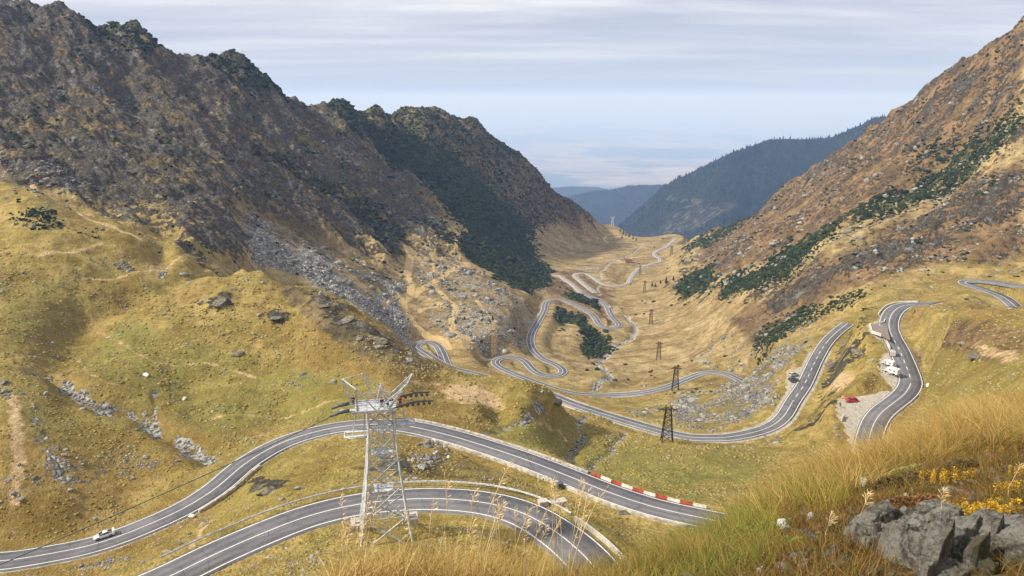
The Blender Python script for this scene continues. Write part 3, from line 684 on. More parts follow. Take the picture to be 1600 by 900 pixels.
# ------------------------------------------------------------------ terrain material
b = NB('mountain_ground')
g = b.coords()
rock, scree, shrub, dirt = b.attr('mask_a')
heath, green, stream, farw_ = b.attr('mask_b')
forest, plain, nearm, should = b.attr('mask_c')
nL = b.noise(g, .012, 5, .6); nM = b.noise(g, .06, 5, .6, .6); nS = b.noise(g, .35, 5, .65); nT = b.noise(g, 1.6, 4, .7)
streakL = b.noise(b.coords(rot=(0, 0, math.radians(37)), scale=(.25, 1, .4)), .09, 5, .65, .4)   # runs down the left face
streakR = b.noise(b.coords(rot=(0, 0, math.radians(-25)), scale=(.25, 1, .4)), .09, 5, .65, .4)
xs = b.n('ShaderNodeSeparateXYZ'); b.put(g, xs.inputs[0])
sideR = b.ramp(xs.outputs[0], -20, 60)
streak = b.math('ADD', b.math('MULTIPLY', streakL, b.math('SUBTRACT', 1., sideR)), b.math('MULTIPLY', streakR, sideR))
# grass
def cl_(h): return lin(h)
gcol = b.mix(b.ramp(nM, .35, .65), cl_('#81743a'), cl_('#ac965a'))
gcol = b.mix(b.math('MULTIPLY', b.ramp(nS, .35, .75), .6), gcol, cl_('#9a8540'))
gcol = b.mix(b.math('MULTIPLY', b.ramp(nS, .50, .64), .4), gcol, cl_('#6a5c28'))
nQ = b.noise(b.coords(scale=(.5, 1, 2.5)), .16, 5, .65, .8)
gcol = b.mix(b.math('MULTIPLY', b.ramp(nQ, .50, .62), .42), gcol, cl_('#6f5527'))
gcol = b.mix(b.math('MULTIPLY', b.ramp(nQ, .44, .36), .45), gcol, cl_('#bba365'))
gcol = b.mix(b.math('MULTIPLY', b.ramp(nL, .46, .60), .45), gcol, cl_('#7a5c30'))
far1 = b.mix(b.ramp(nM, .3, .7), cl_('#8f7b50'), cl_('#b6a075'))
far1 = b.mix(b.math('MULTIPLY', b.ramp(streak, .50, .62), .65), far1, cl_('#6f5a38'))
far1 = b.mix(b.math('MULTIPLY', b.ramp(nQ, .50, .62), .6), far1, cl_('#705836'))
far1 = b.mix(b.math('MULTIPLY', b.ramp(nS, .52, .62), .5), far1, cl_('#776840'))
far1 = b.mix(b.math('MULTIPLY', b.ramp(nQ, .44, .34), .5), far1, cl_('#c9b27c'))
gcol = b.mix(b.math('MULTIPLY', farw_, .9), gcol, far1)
gr_ = b.mix(b.ramp(nS, .3, .7), cl_('#66692f'), cl_('#8c8845'))
gcol = b.mix(b.math('MULTIPLY', b.ramp(b.math('ADD', green, b.math('MULTIPLY', b.math('SUBTRACT', nM, .5), 1.2)), .3, .8), .8), gcol, gr_)
fineg = b.ramp(nT, .3, .72, .66, 1.24)
# heath
hcol = b.mix(b.ramp(nM, .35, .65), b.mix(sideR, cl_('#5a523a'), cl_('#64523a')), b.mix(sideR, cl_('#85734f'), cl_('#8f7450')))
hcol = b.mix(b.math('MULTIPLY', b.ramp(nS, .48, .60), .75), hcol, cl_('#463c29'))
hm = b.ramp(b.math('ADD', heath, b.math('MULTIPLY', b.math('SUBTRACT', streak, .5), 1.6)), .25, .75)
col = b.mix(hm, gcol, hcol)
fcol = b.mix(b.ramp(b.noise(g, .02, 5, .7), .35, .65), cl_('#141c15'), cl_('#222c1e'))
col = b.mix(forest, col, fcol)
# rock
rn = b.noise(g, .5, 8, .72, .3)
vcr = b.voro(g, .22, 'DISTANCE_TO_EDGE')
rcol = b.mix(b.ramp(rn, .35, .65), cl_('#4b463c'), cl_('#8b8576'))
rcol = b.mix(b.math('MULTIPLY', b.ramp(nM, .42, .56), .7), rcol, cl_('#5d5443'))
rcol = b.mix(b.math('MULTIPLY', b.ramp(vcr, .10, .0), .5), rcol, cl_('#3a3732'))
rcol = b.mix(b.math('MULTIPLY', b.ramp(b.noise(g, .1, 6, .7), .56, .64), .8), rcol, cl_('#a09a8e'))
rcol = b.mix(b.math('MULTIPLY', b.ramp(b.noise(g, .13, 5, .7), .44, .36), .6), rcol, cl_('#4d4a2c'))
rthr = b.math('ADD', b.math('ADD', rock, b.math('MULTIPLY', b.math('SUBTRACT', streak, .5), 2.4)), b.math('MULTIPLY', b.math('SUBTRACT', nS, .5), 1.8))
rm = b.ramp(rthr, .60, .76)
col = b.mix(rm, col, rcol)
rcol = b.mix(b.math('MULTIPLY', b.ramp(b.noise(b.coords(rot=(0, 0, .65), scale=(.4, 1, .6)), .035, 6, .65, .6), .50, .58), .6), rcol, cl_('#35332b'))
# scree
sv = b.voro(g, .55, 'F1', 'Color'); svs = b.n('ShaderNodeSeparateColor'); b.put(sv, svs.inputs[0])
sve = b.voro(g, .55, 'DISTANCE_TO_EDGE')
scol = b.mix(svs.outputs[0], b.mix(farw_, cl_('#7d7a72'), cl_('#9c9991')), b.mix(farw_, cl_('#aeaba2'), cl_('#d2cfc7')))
scol = b.mix(b.ramp(sve, .12, .0), scol, cl_('#57534a'))
sthr = b.math('ADD', scree, b.math('ADD', b.math('MULTIPLY', b.math('SUBTRACT', nM, .5), .9), b.math('MULTIPLY', b.math('SUBTRACT', nS, .5), 1.7)))
sm = b.ramp(sthr, .52, .66)
col = b.mix(sm, col, scol)
# small pale stones everywhere on the grass
st = b.voro(g, .33, 'F1', 'Distance'); std = b.ramp(st, .16, .10)
stm = b.math('MULTIPLY', std, b.ramp(b.noise(g, .045, 3, .7), .50, .60))
st2 = b.voro(g, .9, 'F1', 'Distance')
stm2 = b.math('MULTIPLY', b.ramp(st2, .2, .12), b.ramp(b.noise(g, .08, 3, .7), .52, .62))
st3 = b.voro(g, .13, 'F1', 'Distance')
stm3 = b.math('MULTIPLY', b.math('MULTIPLY', b.ramp(st3, .16, .10), b.ramp(b.noise(g, .03, 4, .7), .48, .56)), farw_)
stall = b.math('MULTIPLY', b.math('MAXIMUM', b.math('MAXIMUM', stm, stm3), stm2), b.math('SUBTRACT', 1., nearm))
col = b.mix(b.math('MULTIPLY', stall, .75), col, cl_('#a8a399'))
# dirt, tracks and road shoulders
dthr = b.math('ADD', dirt, b.math('MULTIPLY', b.math('SUBTRACT', nS, .5), .7))
dm = b.ramp(dthr, .30, .58)
dcol = b.mix(b.ramp(nS, .3, .7), cl_('#b0936a'), cl_('#ccb083'))
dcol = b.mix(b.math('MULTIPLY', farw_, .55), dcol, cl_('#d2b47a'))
dcol = b.mix(b.ramp(should, .2, .8), dcol, cl_('#b5ad9c'))
col = b.mix(dm, col, dcol)
# shrub ground colour
shm = b.ramp(b.math('ADD', shrub, b.math('MULTIPLY', b.math('SUBTRACT', nS, .5), 1.5)), .50, .64)
shc = b.mix(b.ramp(nT, .3, .7), cl_('#28331c'), cl_('#4a5230'))
shm = b.math('MULTIPLY', shm, b.ramp(b.math('ADD', shrub, b.math('MULTIPLY', b.math('SUBTRACT', streak, .5), 1.8)), .35, .55))
col = b.mix(shm, col, shc)
# stream beds
strm = b.ramp(b.math('ADD', stream, b.math('MULTIPLY', b.math('SUBTRACT', nS, .5), .9)), .42, .6)
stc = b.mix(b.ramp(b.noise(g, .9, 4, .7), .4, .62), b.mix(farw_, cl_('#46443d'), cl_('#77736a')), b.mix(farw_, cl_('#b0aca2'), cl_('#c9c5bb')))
col = b.mix(strm, col, stc)
col = b.mix(.85, col, b.mix(1., col, fineg, 'MULTIPLY'))
# forest, plain
pn = b.voro(b.coords(rot=(0, 0, .5), scale=(1, 1.6, 1)), .0016, 'F1', 'Color'); pns = b.n('ShaderNodeSeparateColor'); b.put(pn, pns.inputs[0])
pc = b.mix(pns.outputs[0], cl_('#7f7868'), cl_('#a99c88'))
pc = b.mix(b.ramp(b.noise(g, .00025, 5, .6), .46, .56), pc, cl_('#4d5a42'))
pc = b.mix(b.math('MULTIPLY', b.ramp(b.noise(g, .0011, 5, .6), .52, .6), .8), pc, cl_('#5b6146'))
col = b.mix(plain, col, pc)
# near soil
ng = b.noise(g, 9., 6, .7); ng2 = b.noise(g, 2.2, 4, .6)
ncol = b.mix(b.ramp(ng, .35, .65), cl_('#3a2e1e'), cl_('#766243'))
ncol = b.mix(b.math('MULTIPLY', b.ramp(ng2, .48, .62), .4), ncol, cl_('#5f5a2c'))
ncol = b.mix(b.math('MULTIPLY', b.ramp(b.noise(g, 5., 3, .6), .55, .62), .8), ncol, cl_('#85683f'))
col = b.mix(nearm, col, ncol)
b.put(col, b.b.inputs['Base Color'])
b.b.inputs['Roughness'].default_value = .95; b.b.inputs['Specular IOR Level'].default_value = .1
hh = b.math('ADD', b.math('MULTIPLY', nS, .8), b.math('MULTIPLY', nT, .35))
hh = b.math('ADD', hh, b.math('MULTIPLY', b.math('MULTIPLY', rn, rm), 2.5))
hh = b.math('ADD', hh, b.math('MULTIPLY', b.math('MULTIPLY', sve, sm), 2.))
hn = b.math('MULTIPLY', ng, .05)
mxh = b.math('ADD', b.math('MULTIPLY', hh, b.math('SUBTRACT', 1., nearm)), b.math('MULTIPLY', hn, nearm))
b.put(b.bump(mxh, 1., 1.3), b.b.inputs['Normal'])
ter_mat = b.m
me.materials.append(ter_mat)
terrain = bpy.data.objects.new('mountain_terrain', me); COL.objects.link(terrain)
def tag(o, label=None, cat=None, group=None, kind=None):
    if label: o['label'] = label
    if cat: o['category'] = cat
    if group: o['group'] = group
    if kind: o['kind'] = kind
    return o
tag(terrain, 'grassy valley slopes, rocky mountainsides and the far plain', 'terrain', kind='structure')
# ------------------------------------------------------------------ generic mesh builder
class MB:
    def __init__(s): s.v = []; s.f = []; s.m = []; s.cur = 0; s.smooth = []
    def add(s, vs, fs, sm=False):
        o = len(s.v); s.v += [tuple(v) for v in vs]
        for f in fs: s.f.append(tuple(o+i for i in f)); s.m.append(s.cur); s.smooth.append(sm)
    def box(s, c, size, rot=None):
        cx, cy, cz = c; a, b_, d = size[0]/2, size[1]/2, size[2]/2
        vs = [Vector((x, y, z)) for x in (-a, a) for y in (-b_, b_) for z in (-d, d)]
        if rot is not None: vs = [rot@v for v in vs]
        vs = [v+Vector(c) for v in vs]
        s.add(vs, [(0, 1, 3, 2), (4, 6, 7, 5), (0, 4, 5, 1), (2, 3, 7, 6), (0, 2, 6, 4), (1, 5, 7, 3)])
    def bar(s, p, q, w, h=None, r=None):
        h = h or w; p, q = Vector(p), Vector(q); d = (q-p); l = d.length
        if l < 1e-6: return
        z = d/l; x = z.cross(Vector((0, 0, 1)))
        if x.length < 1e-3: x = z.cross(Vector((0, 1, 0)))
        x.normalize(); y = z.cross(x)
        vs = []
        for e_ in (p, q):
            for a, b_ in ((-1, -1), (1, -1), (1, 1), (-1, 1)): vs.append(e_+x*a*w/2+y*b_*h/2)
        s.add(vs, [(0, 3, 2, 1), (4, 5, 6, 7), (0, 1, 5, 4), (1, 2, 6, 5), (2, 3, 7, 6), (3, 0, 4, 7)])
    def tube(s, pts, rs, n=10, cap=True):
        pts = [Vector(p) for p in pts]
        if not hasattr(rs, '__len__'): rs = [rs]*len(pts)
        o = []; vs = []
        for i, p in enumerate(pts):
            d = (pts[min(i+1, len(pts)-1)]-pts[max(i-1, 0)]).normalized(); x = d.cross(Vector((0, 0, 1)))
            if x.length < 1e-3: x = d.cross(Vector((0, 1, 0)))
            x.normalize(); y = d.cross(x)
            for k in range(n):
                a = 2*math.pi*k/n; vs.append(p+(x*math.cos(a)+y*math.sin(a))*rs[i])
        fs = [(i*n+k, i*n+(k+1) % n, (i+1)*n+(k+1) % n, (i+1)*n+k) for i in range(len(pts)-1) for k in range(n)]
        if cap: fs += [tuple(range(n))[::-1], tuple(range((len(pts)-1)*n, len(pts)*n))]
        s.add(vs, fs, True)
    def build(s, name, mats, parent=None, loc=None):
        me = bpy.data.meshes.new(name); me.from_pydata(s.v, [], s.f)
        if not isinstance(mats, (list, tuple)): mats = [mats]
        for m in mats: me.materials.append(m)
        me.polygons.foreach_set('material_index', s.m); me.polygons.foreach_set('use_smooth', s.smooth); me.update()
        o = bpy.data.objects.new(name, me); COL.objects.link(o)
        if parent: o.parent = parent
        if loc: o.location = loc
        return o
def empty(name, loc, rz=0, label=None, cat=None, group=None, rot=None):
    o = bpy.data.objects.new(name, None); COL.objects.link(o); o.location = loc
    o.rotation_euler = rot if rot is not None else (0, 0, rz); o.empty_display_size = .5
    return tag(o, label, cat, group)
def copy_tree(o, parent=None):
    c = o.copy(); COL.objects.link(c)
    if parent: c.parent = parent
    for ch in list(o.children): copy_tree(ch, c)
    return c
def np_mesh(name, verts, faces, mats, attr=None, smooth=False):
    """faces: (n,k) int array"""
    me = bpy.data.meshes.new(name); k = faces.shape[1]
    me.vertices.add(len(verts)); me.vertices.foreach_set('co', verts.astype(np.float32).ravel())
    me.loops.add(faces.size); me.loops.foreach_set('vertex_index', faces.astype(np.int32).ravel())
    me.polygons.add(len(faces)); me.polygons.foreach_set('loop_start', np.arange(0, faces.size, k, dtype=np.int32))
    if smooth: me.polygons.foreach_set('use_smooth', np.ones(len(faces), bool))
    me.update(calc_edges=True)
    if attr is not None: vattr(me, 'tint', attr)
    me.materials.append(mats)
    o = bpy.data.objects.new(name, me); COL.objects.link(o); return o
# ------------------------------------------------------------------ roads
b = NB('asphalt'); g = b.coords()
c = b.mix(b.ramp(b.noise(g, .25, 4, .6), .3, .7), lin('#626163'), lin('#757374'))
c = b.mix(b.math('MULTIPLY', b.ramp(b.noise(g, .06, 3, .5), .48, .54), .35), c, lin('#858281'))
c = b.mix(b.math('MULTIPLY', b.ramp(b.noise(g, 3., 4, .7), .45, .7), .35), c, lin('#4e4d4f'))
tl = b.attr('tint')[0]; wt1 = b.math('ABSOLUTE', b.math('SUBTRACT', b.math('ABSOLUTE', tl), .26)); wt2 = b.math('ABSOLUTE', b.math('SUBTRACT', b.math('ABSOLUTE', tl), .68))
wtr = b.ramp(b.math('MINIMUM', wt1, wt2), .16, .03)
c = b.mix(b.math('MULTIPLY', wtr, b.ramp(b.noise(g, .15, 3), .3, .7, .15, .55)), c, lin('#47464a'))
c = b.mix(b.math('MULTIPLY', b.ramp(b.voro(g, .12, 'DISTANCE_TO_EDGE'), .012, .0), .6), c, lin('#38373a'))
b.put(c, b.b.inputs['Base Color']); b.b.inputs['Roughness'].default_value = .8
b.put(b.bump(b.noise(g, 12., 3), .4, .02), b.b.inputs['Normal'])
ASPH = b.m
b = NB('road_paint'); g = b.coords()
b.put(b.mix(b.ramp(b.noise(g, 2.5, 4, .7), .5, .75), lin('#dddbd2'), lin('#9a9890')), b.b.inputs['Base Color']); b.b.inputs['Roughness'].default_value = .6
PAINT = b.m
b = NB('asphalt_light'); g = b.coords()
b.put(b.mix(b.ramp(b.noise(g, .3, 4, .6), .3, .7), lin('#85807c'), lin('#9b9690')), b.b.inputs['Base Color'])
ASPH2 = b.m
def ribbon(line, offs, z, closed=False, skirts=0):
    """strip between lateral offsets offs=(l, r)"""
    p = np.asarray(line); d = np.gradient(p[:, :2], axis=0); d /= np.linalg.norm(d, axis=1)[:, None]
    nrm = np.stack([d[:, 1], -d[:, 0]], 1)
    rows = []
    cols = [(offs[0], z), (offs[1], z)] if not skirts else [(offs[0]-.3, z-skirts), (offs[0], z), (0, z+.02), (offs[1], z), (offs[1]+.3, z-skirts)]
    v = np.concatenate([np.c_[p[:, :2]+nrm*o, p[:, 2]+h][:, None] for o, h in cols], 1)
    n, k = v.shape[:2]; a = (np.arange(n-1)[:, None]*k+np.arange(k-1)[None]).ravel()
    return v.reshape(-1, 3), np.stack([a, a+1, a+k+1, a+k], 1), nrm
def merge(parts):
    V, Fs, o = [], [], 0
    for v, f in parts: V.append(v); Fs.append(f+o); o += len(v)
    return np.concatenate(V), np.concatenate(Fs)
LAB = {'near': 'nearest grey two lane hairpin behind the white cable car tower', 'mid': 'long grey two lane road with the white car, curving round the knoll', 'c': 'grey road crossing the valley and climbing right past the scree', 'c_top': 'small hairpin of the grey road behind the grassy hill', 'd': 'grey road winding in loops over the valley floor', 'd_up': 'far loop of the winding road by the dark pines', 'e': 'pale road winding to the valley lip', 'g': 'wide grey road curving past the parked camper and red car', 'f': 'grey hairpin high on the right slope'}
for r in ROADS:
    hw = r['w']/2; q = r['line']; far = r['c'] < 1
    v, f, nrm = ribbon(q, (-hw, hw), 0.0, skirts=.9)
    at_ = np.zeros((len(v), 4)); at_[:, 0] = np.tile([-1.1, -1, 0, 1, 1.1], len(v)//5); at_[:, 3] = 1
    o = np_mesh('road', v, f, ASPH if r['n'] not in ('e', 'd_up') else ASPH2, at_); tag(o, LAB[r['n']], 'road', kind='structure')
    lw = .24 if not far else .26
    parts = []
    for sgn in (-1, 1):
        e0 = sgn*(hw-.45)
        parts.append(ribbon(q, (e0-lw/2, e0+lw/2), .035)[:2])
    i0, n = 0, len(q)
    L_in = r['dash']
    if L_in:                                    # dashed between two control points
        pts = np.array([P(u, w_, z=zz_)[:2] for u, w_, zz_ in r['pts']])
        a0 = int(np.argmin(np.hypot(*(q[:, :2]-pts[L_in[0]]).T))); a1 = int(np.argmin(np.hypot(*(q[:, :2]-pts[L_in[1]]).T)))
        parts.append(ribbon(q[:a0+1], (-.1, .1), .06)[:2]); 
        k = a0+3
        while k < a1-4:
            parts.append(ribbon(q[k:k+4], (-.12, .12), .06)[:2]); k += 7
        if n-a1 > 3: parts.append(ribbon(q[a1:], (-.1, .1), .06)[:2])
    else:
        parts.append(ribbon(q, (-lw*.45, lw*.45), .06)[:2])
    v, f = merge(parts)
    np_mesh('road_marking', v, f, PAINT); ob = COL.objects[-1]; tag(ob, 'white edge and centre lines on the '+LAB[r['n']].split(' ', 1)[1][:60], 'road marking', kind='structure')
# ------------------------------------------------------------------ scattered cover: pine scrub, stones, forest
def ico(sub=0):
    import bmesh
    bm = bmesh.new(); bmesh.ops.create_icosphere(bm, subdivisions=max(1, sub), radius=1); bm.verts.ensure_lookup_table()
    v = np.array([w_.co[:] for w_ in bm.verts]); f = np.array([[w_.index for w_ in q.verts] for q in bm.faces]); bm.free(); return v, f
ICO1, ICOF1 = ico(1); ICO2, ICOF2 = ico(2); ICO3, ICOF3 = ico(3)
def pick(prob, n, jlo=jf0, jhi=None):
    """random terrain points, chosen with the given weights"""
    jhi = jhi or jf1
    p = prob[jlo:jhi, 40:-40].astype(np.float64).ravel(); c_ = np.cumsum(p); k = np.searchsorted(c_, rng.random(n)*c_[-1])
    j, i = np.divmod(k, NSG-80); j += jlo; i += 40
    f = rng.random(n); g_ = rng.random(n); i2 = np.clip(i, 0, NSG-2); j2 = np.clip(j, 0, NYG-2)
    def L_(A): return (A[j2, i2]*(1-f)+A[j2, i2+1]*f)*(1-g_)+(A[j2+1, i2]*(1-f)+A[j2+1, i2+1]*f)*g_
    return np.stack([L_(X), L_(YY), L_(ZZ)], 1), (j2, i2)
def blobs(name, pos, size, flat, mat, V0_, F0_, rough=.3, tint=None, lean=0):
    n = len(pos); k = len(V0_)
    v = np.repeat(V0_[None], n, 0)
    v = v*(1+rng.normal(0, rough, (n, k, 1)).clip(-.6, .6))
    v = v*(1+rng.normal(0, .22, (n, 1, 3)).clip(-.4, .5))
    v[:, :, 2] *= flat
    a = rng.random(n)*6.283; c_, s_ = np.cos(a)[:, None], np.sin(a)[:, None]
    x_ = v[:, :, 0]*c_-v[:, :, 1]*s_; y_ = v[:, :, 0]*s_+v[:, :, 1]*c_
    v = np.stack([x_, y_, v[:, :, 2]], -1)*size[:, None, None]+pos[:, None]
    f = (F0_[None]+(np.arange(n)*k)[:, None, None]).reshape(-1, F0_.shape[1])
    t_ = rng.random(n) if tint is None else tint
    at = np.repeat(np.stack([t_, rng.random(n), rng.random(n), np.ones(n)], 1), k, 0)
    return np_mesh(name, v.reshape(-1, 3), f, mat, at)
xs_, ys_ = X.astype(np.float32), YY.astype(np.float32)
modn = np.zeros((NYG, NSG), np.float32)
modn[jc] = fbm(x/14, y/14, 4, .6)+.8*np.where(SG[None, :] < -.05, fbm(cl/12, fl/60, 4, .6), fbm(cr_/12, fr/60, 4, .6))
FRM = np.zeros((NYG, NSG), np.float32); FRM[jf0:jf1] = 1
# dwarf pine scrub
b = NB('pine_scrub'); g = b.coords(); tn = b.attr('tint')
c = b.mix(tn[0], lin('#20291a'), lin('#4d5838')); c = b.mix(b.ramp(b.noise(g, 1.2, 4, .7), .4, .65), c, lin('#1d2716'))
b.put(c, b.b.inputs['Base Color']); b.put(b.bump(b.noise(g, 2.5, 4, .7), 1., .6), b.b.inputs['Normal']); b.b.inputs['Specular IOR Level'].default_value = .05
SCRUB = b.m
pr = np.clip(MK['shrub']-.30+modn*.35, 0, 1)*(MK['shrub'] > .08)*sst(DR, 6, 8)*FRM
pos, (jj, ii) = pick(pr, 34000)
sz = np.exp(rng.normal(-.15, .42, len(pos)))*np.clip(pos[:, 1]/520, .45, 1.5)
o = blobs('pine_scrub', pos+[0, 0, .2], sz, .62, SCRUB, ICO1, ICOF1, .22); tag(o, 'dark green mats of dwarf pine on the valley sides', 'scrub', kind='stuff')
pr = np.clip(modn-.12, 0, 1)*(MK['rock']*.8+MK['scree']*.5+.06*(np.abs(SS) > .12))*(YY > 330)*sst(DR, 7, 10)*FRM*(1-MK['dirt'])
pos, _ = pick(pr, 4200)
sz = rng.uniform(.5, 1.5, len(pos))*np.clip(pos[:, 1]/480, .6, 1.5)
o = blobs('low_bushes', pos+[0, 0, .1], sz, .6, SCRUB, ICO1, ICOF1, .25); tag(o, 'small dark bushes sprinkled over the rocky slopes', 'bushes', kind='stuff')
# stones
b = NB('grey_stone'); g = b.coords(); tn = b.attr('tint')
c = b.mix(tn[0], lin('#66645e'), lin('#b4b1a8')); c = b.mix(b.ramp(b.noise(g, 2.5, 5, .7), .42, .65), c, lin('#5c584e'))
b.put(c, b.b.inputs['Base Color']); b.put(b.bump(b.noise(g, 4., 4, .7), .8, .2), b.b.inputs['Normal'])
STONE = b.m
pr = (np.clip(MK['scree']-.38+modn*.9, 0, 1)*(MK['scree'] > .1)+np.where(YY < 330, .22, .45)*np.clip(streamm-.3, 0, 1)*np.clip(modn+.5, 0, 1))*sst(DR, 5, 6.5)*FRM*(1-.9*MK['dirt'])
pr *= np.where((SS < -.2) & (YY < 260), .5, 1)
pos, _ = pick(pr, 16000)
sz = np.exp(rng.normal(-.95, .6, len(pos)))*np.clip(pos[:, 1]/260, .7, 2.2)*.85*np.where((pos[:, 0] < -30) & (pos[:, 1] < 260), .6, 1)
blo = blobs('scree_stones', pos, np.clip(sz, .15, 2.6), .6, STONE, ICO1[:, :], ICOF1, .16); tag(blo, 'grey broken stones covering the scree and stream beds', 'scree', kind='stuff')
pr = np.clip(modn+.25, 0, 1)**2*sst(DR, 5, 6.5)*FRM*(YY < 420)*(1-GRAV)*(1-MK['green']*.4)
pos, _ = pick(pr, 7500)
sz = np.exp(rng.normal(-1.35, .45, len(pos)))*np.clip(pos[:, 1]/230, .6, 1.7)
o = blobs('field_stones', pos, np.clip(sz, .1, 1.1), .6, STONE, ICO1, ICOF1, .16, tint=rng.uniform(.5, 1, len(pos))); tag(o, 'small pale stones strewn over the grass', 'stones', kind='stuff')
# grass tussocks on the nearer slopes: they break up the smooth ground
b = NB('tussock_grass'); g = b.coords(); tn = b.attr('tint')
c = b.mix(tn[0], lin('#80733a'), lin('#ab965a')); c = b.mix(b.math('MULTIPLY', b.ramp(tn[1], .6, 1.), .7), c, lin('#74692e'))
b.put(c, b.b.inputs['Base Color']); b.put(b.bump(b.noise(g, 5., 3, .7), .8, .2), b.b.inputs['Normal']); b.b.inputs['Specular IOR Level'].default_value = .05
TUSS = b.m
pr = np.clip(modn+.35, 0, 1)*sst(DR, 5.5, 8)*FRM*(YY < 300)*(1-np.clip(MK['rock']+MK['scree']+MK['dirt']+streamm, 0, 1))
pos, _ = pick(pr, 34000)
sz = rng.uniform(.14, .45, len(pos))*np.clip(pos[:, 1]/170, .6, 1.5)
o = blobs('grass_tussocks', pos, sz, .5, TUSS, ICO1, ICOF1, .2); tag(o, 'dull yellow tussocks of grass on the nearer slopes', 'grass', kind='stuff')
# far spruce forest
b = NB('spruce_far'); tn = b.attr('tint')
b.put(b.mix(tn[0], lin('#10170f'), lin('#222d1c')), b.b.inputs['Base Color']); FARSP = b.m
j0_ = int(np.searchsorted(YG, 1700))
wt = np.zeros((NYG, NSG)); wt[j0_:] = FOREST[j0_:]*(1-np.clip(CLF[j0_:]*1.8, 0, 1)); 
jr_hi = int(np.searchsorted(YG, 6000))
uu2, vv2 = uv_of(SS, ZZ/YY)
wt *= (uu2 > 820) & (uu2 < 1500) & (vv2 < 400) & (YY < 5600)
pos, _ = pick(wt, 26000, j0_, jr_hi)
CONE = []
n6 = 6
for (z0, r0, z1, r1) in ((.08, .22, .62, .07), (.4, .17, 1., .0)):
    CONE.append((z0, r0, z1, r1))
cv, cf = [], []
for z0, r0, z1, r1 in CONE:
    o_ = len(cv)
    for k in range(n6): a = k/n6*6.283; cv.append((r0*math.cos(a), r0*math.sin(a), z0))
    for k in range(n6): a = k/n6*6.283; cv.append((r1*math.cos(a), r1*math.sin(a), z1))
    cf += [(o_+k, o_+(k+1) % n6, o_+n6+(k+1) % n6, o_+n6+k) for k in range(n6)]
cv, cf = np.array(cv), np.array(cf)
o = blobs('spruce_forest', pos-[0, 0, 1.], rng.uniform(6, 13, len(pos)), 1., FARSP, cv, cf, .1); tag(o, 'dark spruce forest on the far blue ridges', 'forest', kind='stuff')
# ------------------------------------------------------------------ things
b = NB('galvanised_steel'); g = b.coords()
b.put(b.mix(b.ramp(b.noise(g, 1.5, 4, .6), .35, .65), lin('#9fa2a3'), lin('#cfd1d1')), b.b.inputs['Base Color']); b.b.inputs['Metallic'].default_value = .0; b.b.inputs['Roughness'].default_value = .5
STEEL = b.m
DARKST = simple('dark_steel', '#5a5c60', .6, .2, .3)
RUST = simple('rusty_lattice', '#4d3227', .85, 0, .35)
BLACKST = simple('black_lattice', '#26211f', .8, 0, .3)
CONC = simple('weathered_concrete', '#b9b2a6', .9, 0, .2, 2.)
WHITEP = simple('white_paint', '#e4e4e2', .35, 0, .04, 3., .5)
REDP = simple('red_paint', '#b5172b', .35, 0, .05, 3., .5)
REDB = simple('faded_red_plastic', '#98432f', .85, 0, .4, 1.)
WHITEB = simple('dusty_white_plastic', '#c9c3b6', .8, 0, .2, 1.)
GLASS = simple('dark_glass', '#1a2026', .12, 0, 0, 1., .6)
TYRE = simple('black_rubber', '#191919', .9)
RIM = simple('grey_wheel', '#8c8e90', .4, .6)
GREYC = simple('grey_car_paint', '#55595d', .35, .2, .05, 3, .5)
LAMPG = simple('lamp_glass', '#d8d4cc', .2); LAMPR = simple('red_lamp', '#8a1210', .3)
def road(n): return next(r for r in ROADS if r['n'] == n)
def near_i(line, u, v):
    q = np.asarray(line); uu_, vv_ = uv_of(q[:, 0]/q[:, 1], q[:, 2]/q[:, 1]); return int(np.argmin((uu_-u)**2+(vv_-v)**2))
def offset_line(q, off, dz=0):
    q = np.asarray(q); d = np.gradient(q[:, :2], axis=0); d /= np.linalg.norm(d, axis=1)[:, None]
    return np.c_[q[:, 0]+d[:, 1]*off, q[:, 1]-d[:, 0]*off, q[:, 2]+dz]
# cable car tower -------------------------------------------------
TB = Vector(P(603, 838, Y=111)); TZ = TB.z
HT = 26.5
tw = empty('cable_car_tower', TB, math.radians(12), 'tall white steel lattice cable car tower with work platforms beside the nearest road', 'tower')
lev = [(0., 4.15), (5.2, 3.35), (10.2, 2.75), (14.6, 2.3), (18.6, 2.05), (22.4, 1.9)]
def corner(h, sx, sy):
    r_ = np.interp(h, [a for a, _ in lev], [c_ for _, c_ in lev]); return Vector((sx*r_, sy*r_*1.05, h))
for sx in (-1, 1):
    for sy in (-1, 1):
        m = MB()
        for (h0, _), (h1, _) in zip(lev[:-1], lev[1:]): m.bar(corner(h0, sx, sy), corner(h1, sx, sy), .27 if h0 < 10 else .23)
        m.build('leg', STEEL, tw)
        m = MB(); m.box((sx*4.25, sy*4.45, -.35), (2.6, 2.6, 1.9)); m.box((sx*4.2, sy*4.4, .72), (1.3, 1.3, .5)); m.build('concrete_footing', CONC, tw)
m = MB()
for i, ((h0, _), (h1, _)) in enumerate(zip(lev[:-1], lev[1:])):
    for (a, c_) in (((-1, -1), (1, -1)), ((1, -1), (1, 1)), ((1, 1), (-1, 1)), ((-1, 1), (-1, -1))):
        m.bar(corner(h0, *a), corner(h1, *c_), .2); m.bar(corner(h1, *a), corner(h0, *c_), .2)
        if i: m.bar(corner(h0, *a), corner(h0, *c_), .13)
        hm2 = (h0+h1)/2; m.bar((corner(h0, *a)+corner(h0, *c_))/2, corner(hm2, *a), .08); m.bar((corner(h0, *a)+corner(h0, *c_))/2, corner(hm2, *c_), .08)
m.build('cross_bracing', STEEL, tw)
m = MB()
for k in range(60): m.bar((-.4, -.3, .3+k*.37), (.4, -.3, .3+k*.37), .05)
